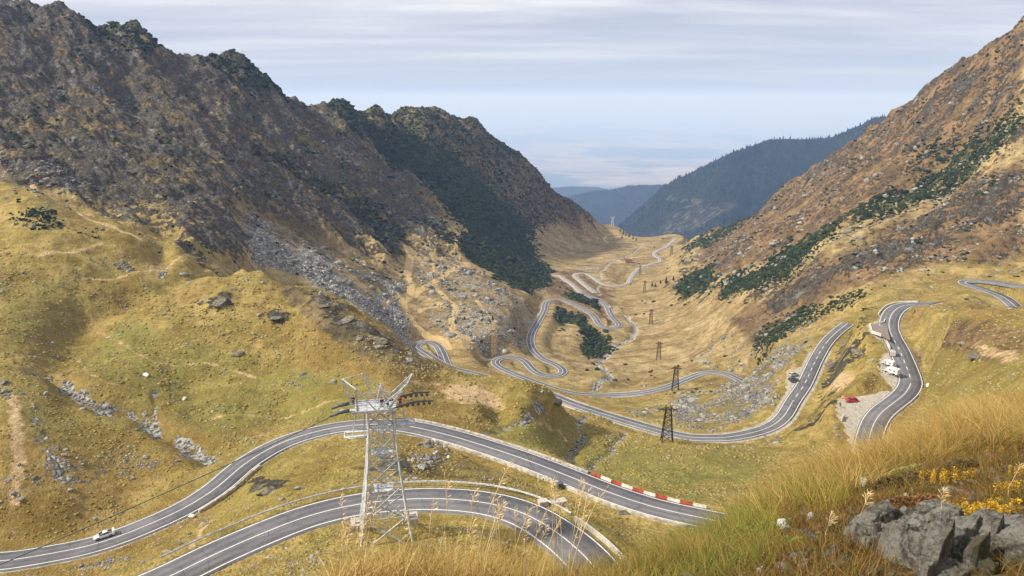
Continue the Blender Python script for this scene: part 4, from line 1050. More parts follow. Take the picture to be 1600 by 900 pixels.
m.bar((-.4, -.3, 0), (-.4, -.3, 22.4), .09); m.bar((.4, -.3, 0), (.4, -.3, 22.4), .09)
m.build('ladder', STEEL, tw)
for h_, r_ in ((8.6, 1.5), (14.8, 1.7)):
    m = MB(); m.box((0, 0, h_), (r_*2, r_*1.6, .12)); 
    for k in range(4):
        a = [(-1, -.8), (1, -.8), (1, .8), (-1, .8)]; p_, q_ = a[k], a[(k+1) % 4]
        m.bar((p_[0]*r_, p_[1]*r_, h_+1), (q_[0]*r_, q_[1]*r_, h_+1), .05); m.bar((p_[0]*r_, p_[1]*r_, h_), (p_[0]*r_, p_[1]*r_, h_+1), .05)
    m.build('rest_platform', STEEL, tw)
m = MB()                                                # lower catch walkways sticking out on both sides
for sx in (-1, 1):
    m = MB()
    x0, x1 = sx*2.0, sx*(5.6 if sx < 0 else 5.2); zl = 18.3 if sx < 0 else 19.6
    m.box(((x0+x1)/2, -.9, zl), (abs(x1-x0), .7, .12)); m.box(((x0+x1)/2, .9, zl), (abs(x1-x0), .7, .12))
    for y_ in (-1.5, 1.5): m.tube([(x0, y_, zl), (x1-sx*.8, y_, zl), (x1, y_*.5, zl), (x1, 0, zl)], .11, 6)
    for y_ in (-1.3, 1.3): m.bar((x1-sx*1.2, y_, zl), (x1-sx*2.0, y_*.8, 22.4), .11); m.bar((x1-sx*3., y_, zl), (x0+sx*.4, y_*.8, 22.4), .11)
    m.build('side_walkway', STEEL, tw)
m = MB(); m.box((-.7, 0, 22.55), (6.2, 4.2, .22)); m.box((-.9, -2.2, 22.7), (6.6, .2, .4)); m.box((-.9, 2.2, 22.7), (6.6, .2, .4))
m.box((-4.9, -.9, 22.6), (2.4, .8, .25)); m.build('work_platform', STEEL, tw)
m = MB()
for y_ in (-2.3, 2.3):
    m.bar((-4.5, y_, 24.), (2.7, y_, 24.), .06); m.bar((-4.5, y_, 23.5), (2.7, y_, 23.5), .05)
    for k in range(6): m.bar((-4.6+k*1.27, y_, 22.8), (-4.6+k*1.27, y_, 24.0), .05)
m.build('railing', STEEL, tw)
m = MB()
for y_ in (-1.9, 1.7):
    m = MB(); m.tube([(1.0, y_, 22.5), (3.2, y_, 23.2), (5.5, y_, 23.7), (8.0, y_, 23.6)], [.14, .18, .15, .1], 6)
    for k in range(6): m.tube([(3.2+k*.85, y_-.14, 23.15+.12*(k > 1)), (3.2+k*.85, y_+.14, 23.15+.12*(k > 1))], .26, 10)
    m.build('cable_rollers', DARKST, tw)
    m = MB(); m.tube([(-7.4, y_*.8, 22.3), (-6.2, y_*.8, 22.7), (-4.6, y_*.8, 22.9)], [.2, .28, .28], 6); m.build('cable_saddle', DARKST, tw)
for (x0, x1, z1) in ((-4.3, -5.5, 26.9), (-3.4, -3.6, 26.5), (-.7, -2.5, 27.6), (1.2, 4.0, 26.5), (2.2, 5.2, 26.9)):
    m = MB()
    ys__ = (-2.0, ) if x1 in (-3.6, 4.0) else (1.6, )
    for y_ in ys__:
        m.bar((x0, y_, 22.9), (x1, y_, z1), .34 if x1 in (-3.6, -5.5, 4.0) else .26)
        m.bar((x0+(2.6 if x1 < 0 else -1.6), y_, 22.9), (x1, y_, z1), .17)
    m.build('raised_arm', STEEL, tw)
m = MB(); m.bar((-5.5, 1.6, 26.9), (-3.6, -2., 26.5), .12); m.bar((-5.5, 1.6, 26.9), (-2.5, 1.6, 27.5), .1); m.build('head_strut', STEEL, tw); m = MB(); m.bar((4.0, -2., 26.5), (5.2, 1.6, 26.9), .12); m.build('head_strut', STEEL, tw); m = MB()
for k in range(5): m.bar((-.6+.3*k, .2, 23), (.3, .5, 26.2), .09)
m.bar((-.8, .5, 25.), (1.4, .5, 25.), .09)
m.build('head_frame', STEEL, tw)
Rz = Matrix.Rotation(math.radians(12), 4, 'Z')
def on_tower(x_, y_, z_): return TB+(Rz@Vector((x_, y_, z_)))
# people ----------------------------------------------------------
SKIN = simple('skin', '#b98a6c', .6)
def person(loc, rz, jacket, trousers, label, lean=0., arm=.25, group=None, hair='#2a1f18', helmet=None):
    V = [(0, 0, .95), (0, 0, 1.15), (0, lean*.3, 1.38), (0, lean*.38, 1.50), (0, lean*.45, 1.60), (0, lean*.48, 1.72)]
    R_ = [(.15, .11), (.14, .10), (.18, .11), (.06, .06), (.085, .1), (.075, .09)]
    E = [(0, 1), (1, 2), (2, 3), (3, 4), (4, 5)]
    for sx in (-1, 1):
        o_ = len(V); V += [(sx*.19, lean*.3, 1.40), (sx*.26, lean*.3+.02, 1.13), (sx*.24, lean*.3+arm, .98), (sx*.23, lean*.3+arm+.08, .93)]
        R_ += [(.06, .06), (.045, .045), (.035, .035), (.03, .045)]; E += [(2, o_), (o_, o_+1), (o_+1, o_+2), (o_+2, o_+3)]
        o_ = len(V); V += [(sx*.10, 0, .86), (sx*.12, .03, .48), (sx*.13, -.02, .09), (sx*.135, .12, .04)]
        R_ += [(.09, .09), (.06, .06), (.045, .045), (.04, .035)]; E += [(0, o_), (o_, o_+1), (o_+1, o_+2), (o_+2, o_+3)]
    me_ = bpy.data.meshes.new('person'); me_.from_pydata(V, E, [])
    o = bpy.data.objects.new('person', me_); COL.objects.link(o); o.location = loc; o.rotation_euler = (0, 0, rz)
    o.modifiers.new('skin', 'SKIN'); ss_ = o.modifiers.new('sub', 'SUBSURF'); ss_.levels = 1; ss_.render_levels = 1
    for i, r_ in enumerate(R_): me_.skin_vertices[0].data[i].radius = r_
    me_.skin_vertices[0].data[0].use_root = True
    me_.materials.append(SKIN)
    tag(o, label, 'person', group)
    def layer(name, idx, mat, grow):
        idx = list(idx); mp_ = {k: i for i, k in enumerate(idx)}
        m_ = bpy.data.meshes.new(name); m_.from_pydata([V[k] for k in idx], [(mp_[a], mp_[b_]) for a, b_ in E if a in mp_ and b_ in mp_], [])
        q = bpy.data.objects.new(name, m_); COL.objects.link(q); q.parent = o; q.modifiers.new('skin', 'SKIN'); t_ = q.modifiers.new('sub', 'SUBSURF'); t_.levels = 1; t_.render_levels = 1
        for i, k in enumerate(idx): m_.skin_vertices[0].data[i].radius = tuple(c_+grow for c_ in R_[k])
        m_.skin_vertices[0].data[0].use_root = True; m_.materials.append(mat)
    layer('jacket', [0, 1, 2, 6, 7, 8, 14, 15, 16], jacket, .025)
    layer('trousers', [0, 10, 11, 12, 18, 19, 20], trousers, .018)
    m = MB(); v_ = ICO2*[.1, .12, .095]; m.add([tuple(np.array(q)+[0, lean*.48-.01, 1.735]) for q in v_], [tuple(f) for f in ICOF2], True); m.build('hair' if not helmet else 'helmet', simple('hair' if not helmet else 'helmet', helmet or hair, .7), o)
    return o
DKC = simple('dark_clothing', '#1d1f24', .85); REDC = simple('red_clothing', '#8e2420', .85); BLUEC = simple('navy_clothing', '#262c3d', .85); GREYCL = simple('grey_clothing', '#55524e', .85)
pz = 22.8
person(on_tower(3.0, -1.4, pz), math.radians(200), REDC, BLUEC, 'worker in a red jacket standing at the right end of the tower platform', 0, .1, helmet='#b0301c')
person(on_tower(1.15, -1.5, pz), math.radians(150), DKC, DKC, 'worker in black bending forward over the tower rollers', .9, .4, helmet='#15161a')
person(on_tower(.25, -1.3, pz), math.radians(185), BLUEC, DKC, 'worker in dark clothes upright at the centre of the tower platform', .1, .2, helmet='#2d2b2a')
person(on_tower(-4.0, .6, pz), math.radians(160), DKC, DKC, 'worker in dark clothes at the left end of the tower platform', .1, .15, helmet='#222222')
for (u_, v_, z_, j_, t_, lab) in ((1313, 619, -102.05, REDC, DKC, 'person in a red top standing behind the parked red car'), (1312.5, 633, -102.05, DKC, BLUEC, 'person in dark clothes standing in front of the red car lay-by edge'), (1374, 573, -97.85, DKC, DKC, 'person in black standing left of the white campers')):
    loc = Vector(P(u_, v_+3, z=z_)); person(loc, math.radians(150), j_, t_, lab, 0, .1)
# power pylons ----------------------------------------------------
def pylon(loc, H, w0, mat, label, arm=True, rz=0.):
    t_ = empty('power_pylon', loc, rz, label, 'pylon', 'power pylons down the valley')
    wt_ = w0*.42; n = 6
    def c4(h, sx, sy): r_ = (w0+(wt_-w0)*(h/H))/2; return Vector((sx*r_, sy*r_, h))
    th = max(.17, H*.017)
    for sx in (-1, 1):
        for sy in (-1, 1): m = MB(); m.bar(c4(-.8, sx, sy), c4(H, sx, sy), th); m.build('leg', mat, t_)
    m = MB(); hs = np.linspace(0, 1, n+1)**.85*H*.97+H*.03
    for i in range(n):
        for (a, c_) in (((-1, -1), (1, -1)), ((1, -1), (1, 1)), ((1, 1), (-1, 1)), ((-1, 1), (-1, -1))):
            m.bar(c4(hs[i], *a), c4(hs[i+1], *c_), th*.55); m.bar(c4(hs[i+1], *a), c4(hs[i], *c_), th*.55)
            if i: m.bar(c4(hs[i], *a), c4(hs[i], *c_), th*.45)
    m.build('cross_bracing', mat, t_)
    if arm:
        ha = H*.90; L_ = w0*.78; m = MB()
        for sy in (-.35, .35): m.bar((-L_, sy*.4, ha), (L_, sy*.4, ha), th*.8); m.bar((-L_, sy*.4, ha), (-wt_/2, sy, ha+H*.06), th*.5); m.bar((L_, sy*.4, ha), (wt_/2, sy, ha+H*.06), th*.5)
        m.build('crossarm', mat, t_)
        for x_ in (-L_*.97, -L_*.55, L_*.55, L_*.97): m = MB(); m.tube([(x_, 0, ha-.05), (x_, 0, ha-H*.05)], .09, 6); m.build('insulator', mat, t_)
    return t_
PY = [(1042,690,12.6,3.7,BLACKST,'black lattice pylon on the near green field, tallest of the line'),
      (1055,609,13.2,3.4,BLACKST,'dark lattice pylon with wide crossarm in front of the valley road'),
      (1029,562,12.2,3.0,RUST,'rusty pylon on the pale slope, third from the camera'),
      (1017,507,12.6,2.8,RUST,'rusty pylon on the pale slope above the stream, fourth from the camera'),
      (1007,457,11.5,2.6,RUST,'small rusty pylon left of the little spruces'),
      (1000,430,11.5,2.6,RUST,'small rusty pylon beside the bend of the far pale road'),
      (1049,399,13,3,RUST,'tiny rusty pylon near the valley lip by the road end'),
      (1069,383,12,3,RUST,'farthest tiny pylon at the foot of the dark pine slope')]
for u_, v_, H_, w_, m_, lab in PY:
    p_ = hit(u_, v_, 150); pylon(p_, H_, w_, m_, lab, True, math.radians(-6))
p_ = hit(957, 352, 700)
t_ = empty('cable_car_tower', p_, 0, 'tiny pale cable car tower on the far grassy knob', 'tower')
m = MB()
for sx in (-1, 1):
    for sy in (-1, 1): m.bar((sx*1.8, sy*1.8, -1), (sx*.8, sy*.8, 13), .45)
m.build('leg', STEEL, t_); m = MB(); m.box((0, 0, 13), (5.2, 1.6, .6)); m.bar((-2.4, 0, 13), (-3.6, 0, 15.5), .5); m.bar((2.4, 0, 13), (3.6, 0, 15.5), .5); m.build('head_frame', STEEL, t_)
# cables ----------------------------------------------------------
def cable(p0, p1, sag, r_, label, n=40):
    pts = []
    for k in range(n+1):
        f = k/n; q = Vector(p0).lerp(Vector(p1), f); q.z -= sag*4*f*(1-f); pts.append(q)
    m = MB(); m.tube(pts, r_, 5); o = m.build('steel_cable', DARKST); return tag(o, label, 'cable')
cable(on_tower(-7.3, -1.6, 22.2), P(-260, 991, Y=70), .5, .07, 'thin dark cable running from the tower down across the lower left')
# roadside --------------------------------------------------------
rn_ = road('near'); q = rn_['line']; i0, i1 = near_i(q, 262, 895), near_i(q, 862, 826)
gl_ = offset_line(q[i0:i1], -rn_['w']/2-1.0)
def guardrail(gl_, label, h=.72):
    t_ = empty('guardrail', tuple(gl_[0]), 0, label, 'guardrail'); g0 = gl_-gl_[0]
    d = np.gradient(g0[:, :2], axis=0); d /= np.linalg.norm(d, axis=1)[:, None]; nr = np.stack([d[:, 1], -d[:, 0]], 1)
    prof = [(-.04, h-.18), (.05, h-.10), (-.01, h), (.05, h+.10), (-.04, h+.18), (-.1, h+.16), (-.1, h-.16)]
    v = np.concatenate([np.c_[g0[:, :2]+nr*o_, g0[:, 2]+z_][:, None] for o_, z_ in prof], 1); n, k = v.shape[:2]
    fs = [(i*k+a, (i+1)*k+a, (i+1)*k+(a+1) % k, i*k+(a+1) % k) for i in range(n-1) for a in range(k)]
    m = MB(); m.add(v.reshape(-1, 3), fs); m.build('rail', STEEL, t_)
    first = None
    for i in range(2, len(g0), 4):
        if first is None: m = MB(); m.box((0, 0, .2), (.12, .15, 1.3)); first = c_ = m.build('post', STEEL, t_)
        else: c_ = first.copy(); COL.objects.link(c_); c_.parent = t_
        c_.location = (g0[i, 0]-nr[i, 0]*.16, g0[i, 1]-nr[i, 1]*.16, g0[i, 2])
guardrail(gl_, 'grey metal guardrail on the outer edge of the nearest hairpin')
def wall(gl_, name, label, cat, w_, h, mat, below=.5):
    gl_ = np.asarray(gl_, float); o0 = gl_[0].copy(); g0 = gl_-o0
    d = np.gradient(g0[:, :2], axis=0); d /= np.linalg.norm(d, axis=1)[:, None]; nr = np.stack([d[:, 1], -d[:, 0]], 1)
    jt = rng.uniform(-.05, .05, (len(g0), 1))
    prof = [(-w_/2, -below), (-w_/2, h-.05), (-w_/2+.05, h), (w_/2-.05, h), (w_/2, h-.05), (w_/2, -below)]
    v = np.concatenate([np.c_[g0[:, :2]+nr*(o_+jt), g0[:, 2]+z_+(jt[:, 0] if z_ > 0 else 0)][:, None] for o_, z_ in prof], 1); n, k = v.shape[:2]
    fs = [(i*k+a, (i+1)*k+a, (i+1)*k+(a+1) % k, i*k+(a+1) % k) for i in range(n-1) for a in range(k)]+[tuple(range(k))[::-1], tuple(range((n-1)*k, n*k))]
    m = MB(); m.add(v.reshape(-1, 3), fs); o = m.build(name, mat, None, tuple(o0)); return tag(o, label, cat)
gap = near_i(q, 876, 806); end = near_i(q, 958, 930)
gg = offset_line(q[gap:end], -rn_['w']/2-1.0)
wall(gg, 'parapet_wall', 'low pale parapet wall at the right end of the nearest hairpin', 'wall', .3, .7, CONC)
STW = NB('stone_parapet'); g = STW.coords()
vq = STW.voro(g, 1.1, 'F1', 'Color'); sq_ = STW.n('ShaderNodeSeparateColor'); STW.put(vq, sq_.inputs[0])
STW.put(STW.mix(sq_.outputs[0], lin('#8e8678'), lin('#c6beb0')), STW.b.inputs['Base Color']); STW.put(STW.bump(STW.voro(g, 1.1, 'DISTANCE_TO_EDGE'), .8, .1), STW.b.inputs['Normal'])
rm_ = road('mid'); q = rm_['line']
for (ua, va), (ub, vb), off, lab in (((690,688),(1085,813), 1, 'long low stone parapet on the lower edge of the middle road'), ((632,662),(905,744), -1, 'low pale kerb wall along the upper edge of the middle road'), ((395,728),(300,800), 1, 'short stone edging beside the middle road bend')):
    i0, i1 = sorted((near_i(q, ua, va), near_i(q, ub, vb)))
    wall(offset_line(q[i0:i1], off*(rm_['w']/2+.55), .0), 'stone_parapet', lab, 'wall', .5, .32 if off < 0 else .45, STW.m, 1.2)
i0, i1 = sorted((near_i(q, 908, 746), near_i(q, 1112, 808)))
bl_ = offset_line(q[i0:i1], -rm_['w']/2-.5)
k = 0; st_ = 3
protos = {}; ORD = 'one two three four five six seven eight nine ten eleven twelve'.split()
for i in range(0, len(bl_)-st_, st_):
    a, c_ = Vector(bl_[i]), Vector(bl_[i+st_]); mid = (a+c_)/2; ln = (c_-a).length
    red = k % 2 == 0; key = 'r' if red else 'w'
    if key not in protos:
        m = MB(); L2 = 2.9; prof = [(-.3, -.1), (-.3, .15), (-.12, .3), (-.1, .55), (.1, .55), (.12, .3), (.3, .15), (.3, -.1)]
        n = len(prof); m.add([(-L2/2, y_, z_) for y_, z_ in prof]+[(L2/2, y_, z_) for y_, z_ in prof], [(j, n+j, n+(j+1) % n, (j+1) % n) for j in range(n)]+[tuple(range(n)), tuple(range(n, 2*n))[::-1]])
        o = m.build('barrier_block', REDB if red else WHITEB); protos[key] = o
    else: o = protos[key].copy(); COL.objects.link(o)
    o.location = mid; o.rotation_euler = (0, -math.asin((c_.z-a.z)/ln), math.atan2(c_.y-a.y, c_.x-a.x))
    tag(o, ('faded red' if red else 'dusty white')+' barrier block, number '+ORD[k]+' from the left end of the roadside row' if k < 12 else ('red' if red else 'white')+' barrier block at the far right end of the roadside row', 'barrier', 'red and white barrier blocks')
    k += 1
# concrete blocks by the near road
def block(u_, v_, Ym, sz_, label, name='concrete_block', mat=CONC, rz=.3):
    p_ = hit(u_, v_, Ym); m = MB(); m.box((0, 0, sz_[2]/2-.1), sz_); m.box((0, 0, sz_[2]-.08), (sz_[0]+.15, sz_[1]+.15, .12)); o = m.build(name, mat, None, p_); o.rotation_euler = (0, 0, rz); return tag(o, label, 'concrete block')
block(848, 790, 95, (1.6, 1.2, 1.1), 'small concrete block with a post beside the end of the guardrail')
block(873, 789, 95, (2.6, 1.3, 1.0), 'long concrete block lying in the grass right of the guardrail end')
block(851, 749, 95, (1.4, .8, .6), 'small flat concrete block below the middle road')
block(875, 764, 95, (1.1, 1.0, 1.6), 'upright dark stone marker at the lower edge of the middle road', 'stone_marker', DARKST)
# kerb walls round the bays of the right road
def pw(pts, z_): return catmull([P(u_, v_, z=z_) for u_, v_ in pts], .8)
for pts, z_, lab in (([(1381,620),(1390,613),(1398,606)], -101.2, 'short white kerb wall at the road end of the red car lay-by'), ([(1345,622),(1362,621),(1380,620)], -102, 'white kerb wall along the back of the red car lay-by'),
                     ([(1359,506),(1361,512),(1363,518),(1371,521),(1379,524)], -94.6, 'white kerb wall round the brown paved bay'), ([(1366,505),(1380,504),(1383,499)], -94, 'white kerb wall behind the brown paved bay'),
                     ([(1384,531),(1388,538),(1391,544)], -96.5, 'short white kerb wall between the bay and the campers'), 
                     ([(1315,655),(1317,652),(1320,648)], -102, 'tiny white wall at the tip of the gravel lay-by')):
    wall(pw(pts, z_), 'kerb_wall', lab, 'wall', .4, .45, WHITEB, .7)
q = road('g')['line']; i0, i1 = sorted((near_i(q, 1388, 494), near_i(q, 1432, 475)))
wall(offset_line(q[i0:i1], road('g')['w']/2+.9 if uv_of(*[offset_line(q, 5)[i0+8, 0]/offset_line(q, 5)[i0+8, 1], -.3])[0] < uv_of(q[i0+8, 0]/q[i0+8, 1], -.3)[0] else -road('g')['w']/2-.9), 'kerb_wall', 'white kerb wall round the outside of the upper bend', 'wall', .4, .5, WHITEB, .8)
m = MB(); zq = -94.55; pl_ = [Vector(P(u_, v_, z=zq)) for u_, v_ in PADS[2][3]]
cc = sum(pl_, Vector())/len(pl_); m.add([p_-cc for p_ in pl_]+[p_-cc-Vector((0, 0, .6)) for p_ in pl_], [tuple(range(len(pl_)))]+[(j, (j+1) % len(pl_), len(pl_)+(j+1) % len(pl_), len(pl_)+j) for j in range(len(pl_))])
o = m.build('paved_bay', simple('brown_paving', '#80746a', .85, 0, .12, .5), None, cc); tag(o, PADS[2][0], 'paving', kind='structure')
# bridges
def bridge(r_, u_, v_, ln, label, hgt):
    q = r_['line']; i = near_i(q, u_, v_); n = int(ln/2); seg = q[max(0, i-n):i+n]; o0 = seg[0].copy()
    t_ = empty('road_bridge', tuple(o0), 0, label, 'bridge')
    dk = ribbon(seg-o0, (-r_['w']/2-.5, r_['w']/2+.5), -.05, skirts=0)[0]
    for off in (-1, 1):
        e_ = offset_line(seg-o0, off*(r_['w']/2+.55)); m = MB()
        for a, c_ in zip(e_[:-1], e_[1:]): m.bar(Vector(a)-Vector((0, 0, .6)), Vector(c_)-Vector((0, 0, .6)), .4, 1.2)
        m.build('deck_edge', CONC, t_)
    mid = (q[i]-o0); d = q[min(i+1, len(q)-1)]-q[i-1]; an = math.atan2(d[1], d[0])
    m = MB(); m.box((mid[0], mid[1], mid[2]-hgt/2-.6), (5.0, r_['w']+1.3, hgt), Matrix.Rotation(an, 3, 'Z')); m.build('culvert_shade_block', simple('culvert_shade', '#1c1814', .95), t_)  # solid dark block; the shade under the deck is put into its colour
bridge(road('c'), 893, 630, 16, 'road bridge with a dark arch over the gully in the centre', 2.4)
bridge(road('d'), 977, 617, 12, 'small bridge where the valley road crosses the stream', 2.2)
# vehicles --------------------------------------------------------
def loft(m, st, sm=True):
    """st: list of (x, z0, z1, halfwidth_bottom, halfwidth_top)"""
    vs = []; k = 8
    for x_, z0, z1, a, c_ in st:
        h = z1-z0; vs += [(x_, -a*.9, z0), (x_, -a, z0+h*.25), (x_, -a*.99, z0+h*.7), (x_, -c_*.9, z1), (x_, c_*.9, z1), (x_, a*.99, z0+h*.7), (x_, a, z0+h*.25), (x_, a*.9, z0)]
    n = len(st); fs = [(i*k+j, i*k+(j+1) % k, (i+1)*k+(j+1) % k, (i+1)*k+j) for i in range(n-1) for j in range(k)]+[tuple(range(k))[::-1], tuple(range((n-1)*k, n*k))]
    m.add(vs, fs, sm)
def car(loc, rot, paint, label, kind='coupe', group=None, cat='car'):
    t_ = empty('parked_car' if kind != 'coupe' else 'white_coupe' if False else 'car', loc, 0, label, cat, group); t_.rotation_euler = rot
    m = MB()
    if kind == 'coupe':
        loft(m, [(-2.25, .42, .72, .70, .66), (-2.15, .22, .86, .86, .80), (-1.5, .2, .92, .90, .82), (-.6, .2, .93, .91, .80), (.6, .2, .90, .91, .80), (1.3, .2, .82, .89, .76), (1.95, .22, .70, .84, .68), (2.2, .35, .56, .68, .56)])
        cab = [(-1.75, .86, .90, .76, .70), (-1.0, .88, 1.22, .78, .58), (-.4, .88, 1.30, .79, .60), (.2, .88, 1.27, .79, .60), (1.05, .80, .86, .76, .66)]
        roof = [(-.95, 1.22, 1.255, .58, .54), (-.4, 1.295, 1.33, .60, .56), (.2, 1.265, 1.30, .60, .54)]
    else:
        loft(m, [(-2.1, .4, .85, .70, .66), (-2.0, .25, .98, .84, .78), (-1.2, .22, 1.0, .87, .8), (.9, .22, .98, .87, .8), (1.7, .25, .88, .84, .74), (2.05, .35, .72, .72, .6)])
        cab = [(-2.0, .92, 1.0, .74, .68), (-1.6, .94, 1.38, .76, .60), (-.6, .94, 1.47, .77, .62), (.3, .94, 1.43, .77, .60), (1.1, .9, .98, .74, .64)]
        roof = [(-1.6, 1.38, 1.42, .60, .56), (-.6, 1.465, 1.5, .62, .58), (.3, 1.425, 1.46, .60, .55)]
    m.build('body', paint, t_)
    m = MB(); loft(m, cab); m.build('windows', GLASS, t_)
    m = MB(); loft(m, roof); 
    for sy in (-1, 1):
        for xa, za, xb, zb in ((cab[0][0], .95, roof[0][0], roof[0][2]-.02), (cab[-1][0], cab[-1][2]+.02, roof[-1][0], roof[-1][2]-.02), (-.35, .95, -.4, roof[1][2]-.03)):
            m.bar((xa, sy*.745, za), (xb, sy*.60, zb), .07)
    m.build('roof', paint, t_)
    for sx in (-1.35, 1.32):
        for sy in (-1, 1):
            w_ = MB(); w_.tube([(sx, sy*.72, .33), (sx, sy*.92, .33)], .33, 14); wo_ = w_.build('wheel', TYRE, t_); w_ = MB(); w_.tube([(sx, sy*.9, .33), (sx, sy*.935, .33)], .2, 10); w_.build('rim', RIM, wo_)
    for sy in (-1, 1):
        m = MB(); m.box((2.06, sy*.55, .58), (.16, .3, .12)); m.build('headlight', LAMPG, t_); m = MB(); m.box((-2.19, sy*.55, .74), (.12, .3, .1)); m.build('tail_light', LAMPR, t_)
    if kind == 'coupe' and paint is WHITEP:
        m = MB(); m.box((-2.1, 0, 1.18), (.34, 1.6, .06)); 
        for sy in (-1, 1): m.box((-2.05, sy*.6, 1.02), (.16, .06, .34)); m.box((-2.1, sy*.82, 1.2), (.38, .05, .16))
        m.build('rear_wing', paint, t_)
    return t_
def on_road(rname, u_, v_, lane, rev=False):
    q = road(rname)['line']; i = near_i(q, u_, v_); d = q[i+2]-q[i-2]; d = d/np.linalg.norm(d)
    if rev: d = -d
    n = np.array([d[1], -d[0], 0]); p_ = q[i]+n*lane+np.array([0, 0, .04]); return Vector(p_), (0, -math.asin(d[2]), math.atan2(d[1], d[0]))
lc, rt = on_road('mid', 166, 848, 2.0, True); car(lc, rt, WHITEP, 'white sports car with a rear wing driving on the middle road', 'coupe')
lc = Vector(P(1330, 627.5, z=-101.98)); car(lc, (0, 0, math.radians(176)), REDP, 'red car parked on the pale gravel lay-by', 'hatch2')
lc = Vector(P(1239.5, 595, z=-113.4)); car(lc, (0, 0, math.radians(10)), GREYC, 'dark grey car parked in the lay-by by the climbing road', 'hatch')
lc = Vector(P(1240, 587, z=-113.3)); car(lc, (0, 0, math.radians(20)), simple('silver_paint', '#b9bab8', .35, .2), 'silver car parked beyond the dark grey car', 'hatch')
lc, rt = on_road('d', 949, 481, 1.5); car(lc, rt, WHITEP, 'tiny white car in the bend of the road between the dark pines', 'hatch')
lc, rt = on_road('e', 978, 438.5, 1.5); car(lc, rt, WHITEP, 'tiny white car beside the far road below the small pylon', 'hatch')
# motorcycle on the right road
lc, rt = on_road('g', 1403, 529, 1.5, False)
t_ = empty('motorcycle', lc, 0, 'dark motorcycle riding up the right road', 'motorcycle'); t_.rotation_euler = rt
for x_ in (-.7, .72): m = MB(); m.tube([(x_, -.07, .31), (x_, .07, .31)], .31, 14); m.build('wheel', TYRE, t_)
m = MB(); m.tube([(-.7, 0, .6), (-.2, 0, .75), (.2, 0, .85), (.5, 0, .9)], [.08, .15, .2, .1], 8); m.box((0, 0, .5), (.5, .3, .35)); m.build('body', DKC, t_)
m = MB(); m.bar((.72, 0, .31), (.48, 0, 1.0), .08); m.bar((.45, -.35, 1.03), (.45, .35, 1.03), .05); m.build('handlebar', DARKST, t_)
person(lc+Vector((-.15*math.cos(rt[2]), -.15*math.sin(rt[2]), .12)), rt[2]-math.pi/2, DKC, DKC, 'rider in black on the motorcycle on the right road', .5, .45, helmet='#111111')
# campers
def camper(loc, rz, L_, W_, H_, label, name, cab=True, paint=None, cat='camper van'):
    paint = paint or WHITEP
    t_ = empty(name, loc, rz, label, cat); m = MB()
    x0 = -L_/2; x1 = L_/2-(1.6 if cab else .2)
    st = [(x0, .5, H_-.12, W_/2-.05, W_/2-.1), (x0+.15, .45, H_, W_/2, W_/2-.03), (x1-.5, .45, H_, W_/2, W_/2-.03)]
    st += [(x1+.5, 1.75, H_-.12, W_/2-.05, W_/2-.15), (x1+.7, 1.95, H_-.5, W_/2-.3, W_/2-.4)] if cab else [(x1, .6, H_-.2, W_/2-.05, W_/2-.1)]
    loft(m, st[:3] if cab else st, False); 
    if cab: m2 = MB(); loft(m2, [(x1-.52, 1.8, H_-.01, W_/2-.01, W_/2-.05), (x1+.3, 1.85, H_-.15, W_/2-.08, W_/2-.2), (x1+.75, 1.95, H_-.5, W_/2-.35, W_/2-.45)]); m2.build('overcab', paint, t_)
    m.build('body', paint, t_)
    if cab:
        m = MB(); loft(m, [(x1-.55, .4, 1.85, W_/2-.12, W_/2-.2), (x1+.4, .4, 1.8, W_/2-.14, W_/2-.25), (x1+.95, .4, 1.15, W_/2-.16, W_/2-.25), (x1+1.5, .42, .95, W_/2-.25, W_/2-.35)]); m.build('cab', paint, t_)
        m = MB(); m.add([(x1+.42, -W_/2+.3, 1.74), (x1+.42, W_/2-.3, 1.74), (x1+.98, W_/2-.3, 1.2), (x1+.98, -W_/2+.3, 1.2), (x1+.38, -W_/2+.3, 1.70), (x1+.38, W_/2-.3, 1.70), (x1+.9, W_/2-.3, 1.1), (x1+.9, -W_/2+.3, 1.1)], [(0, 1, 2, 3), (4, 7, 6, 5), (0, 3, 7, 4), (1, 5, 6, 2), (0, 4, 5, 1), (3, 2, 6, 7)]); m.build('windscreen', GLASS, t_)
    for sy in (-1, 1):
        for xx in (x0+1.2, x0+2.9):
            m = MB(); m.box((xx, sy*(W_/2+.005), H_*.62), (.9, .05, .45)); m.build('window', GLASS, t_)
        for xx in ((x0+1.4, x1+.8) if cab else (0., )): m = MB(); m.tube([(xx, sy*(W_/2-.3), .34), (xx, sy*(W_/2-.04), .34)], .34, 12); m.build('wheel', TYRE, t_)
    m = MB(); m.box((x0+1.5, 0, H_+.05), (.7, .7, .12)); m.box((x0+3., .3, H_+.05), (.5, .5, .1)); m.build('roof_hatch', WHITEB, t_)
    if not cab: m = MB(); m.bar((L_/2-.2, .5, .5), (L_/2+1., 0, .5), .08); m.bar((L_/2-.2, -.5, .5), (L_/2+1., 0, .5), .08); m.build('drawbar', DARKST, t_)
    return t_
zc = -97.85
camper(P(1393.5, 583.5, z=zc), math.radians(118), 5.4, 2.0, 2.4, 'large white camper parked nearest in the roadside lay-by', 'camper_van')
camper(P(1387.5, 570.5, z=zc), math.radians(122), 4.6, 1.9, 2.1, 'white camper van parked in the middle of the lay-by row', 'camper_van')
camper(P(1394, 556, z=zc+.1), math.radians(70), 3.8, 2.0, 2.2, 'small grey van with dark rear windows at the far end of the lay-by row', 'van', True, simple('pale_grey_paint', '#b5b0aa', .4), 'van')
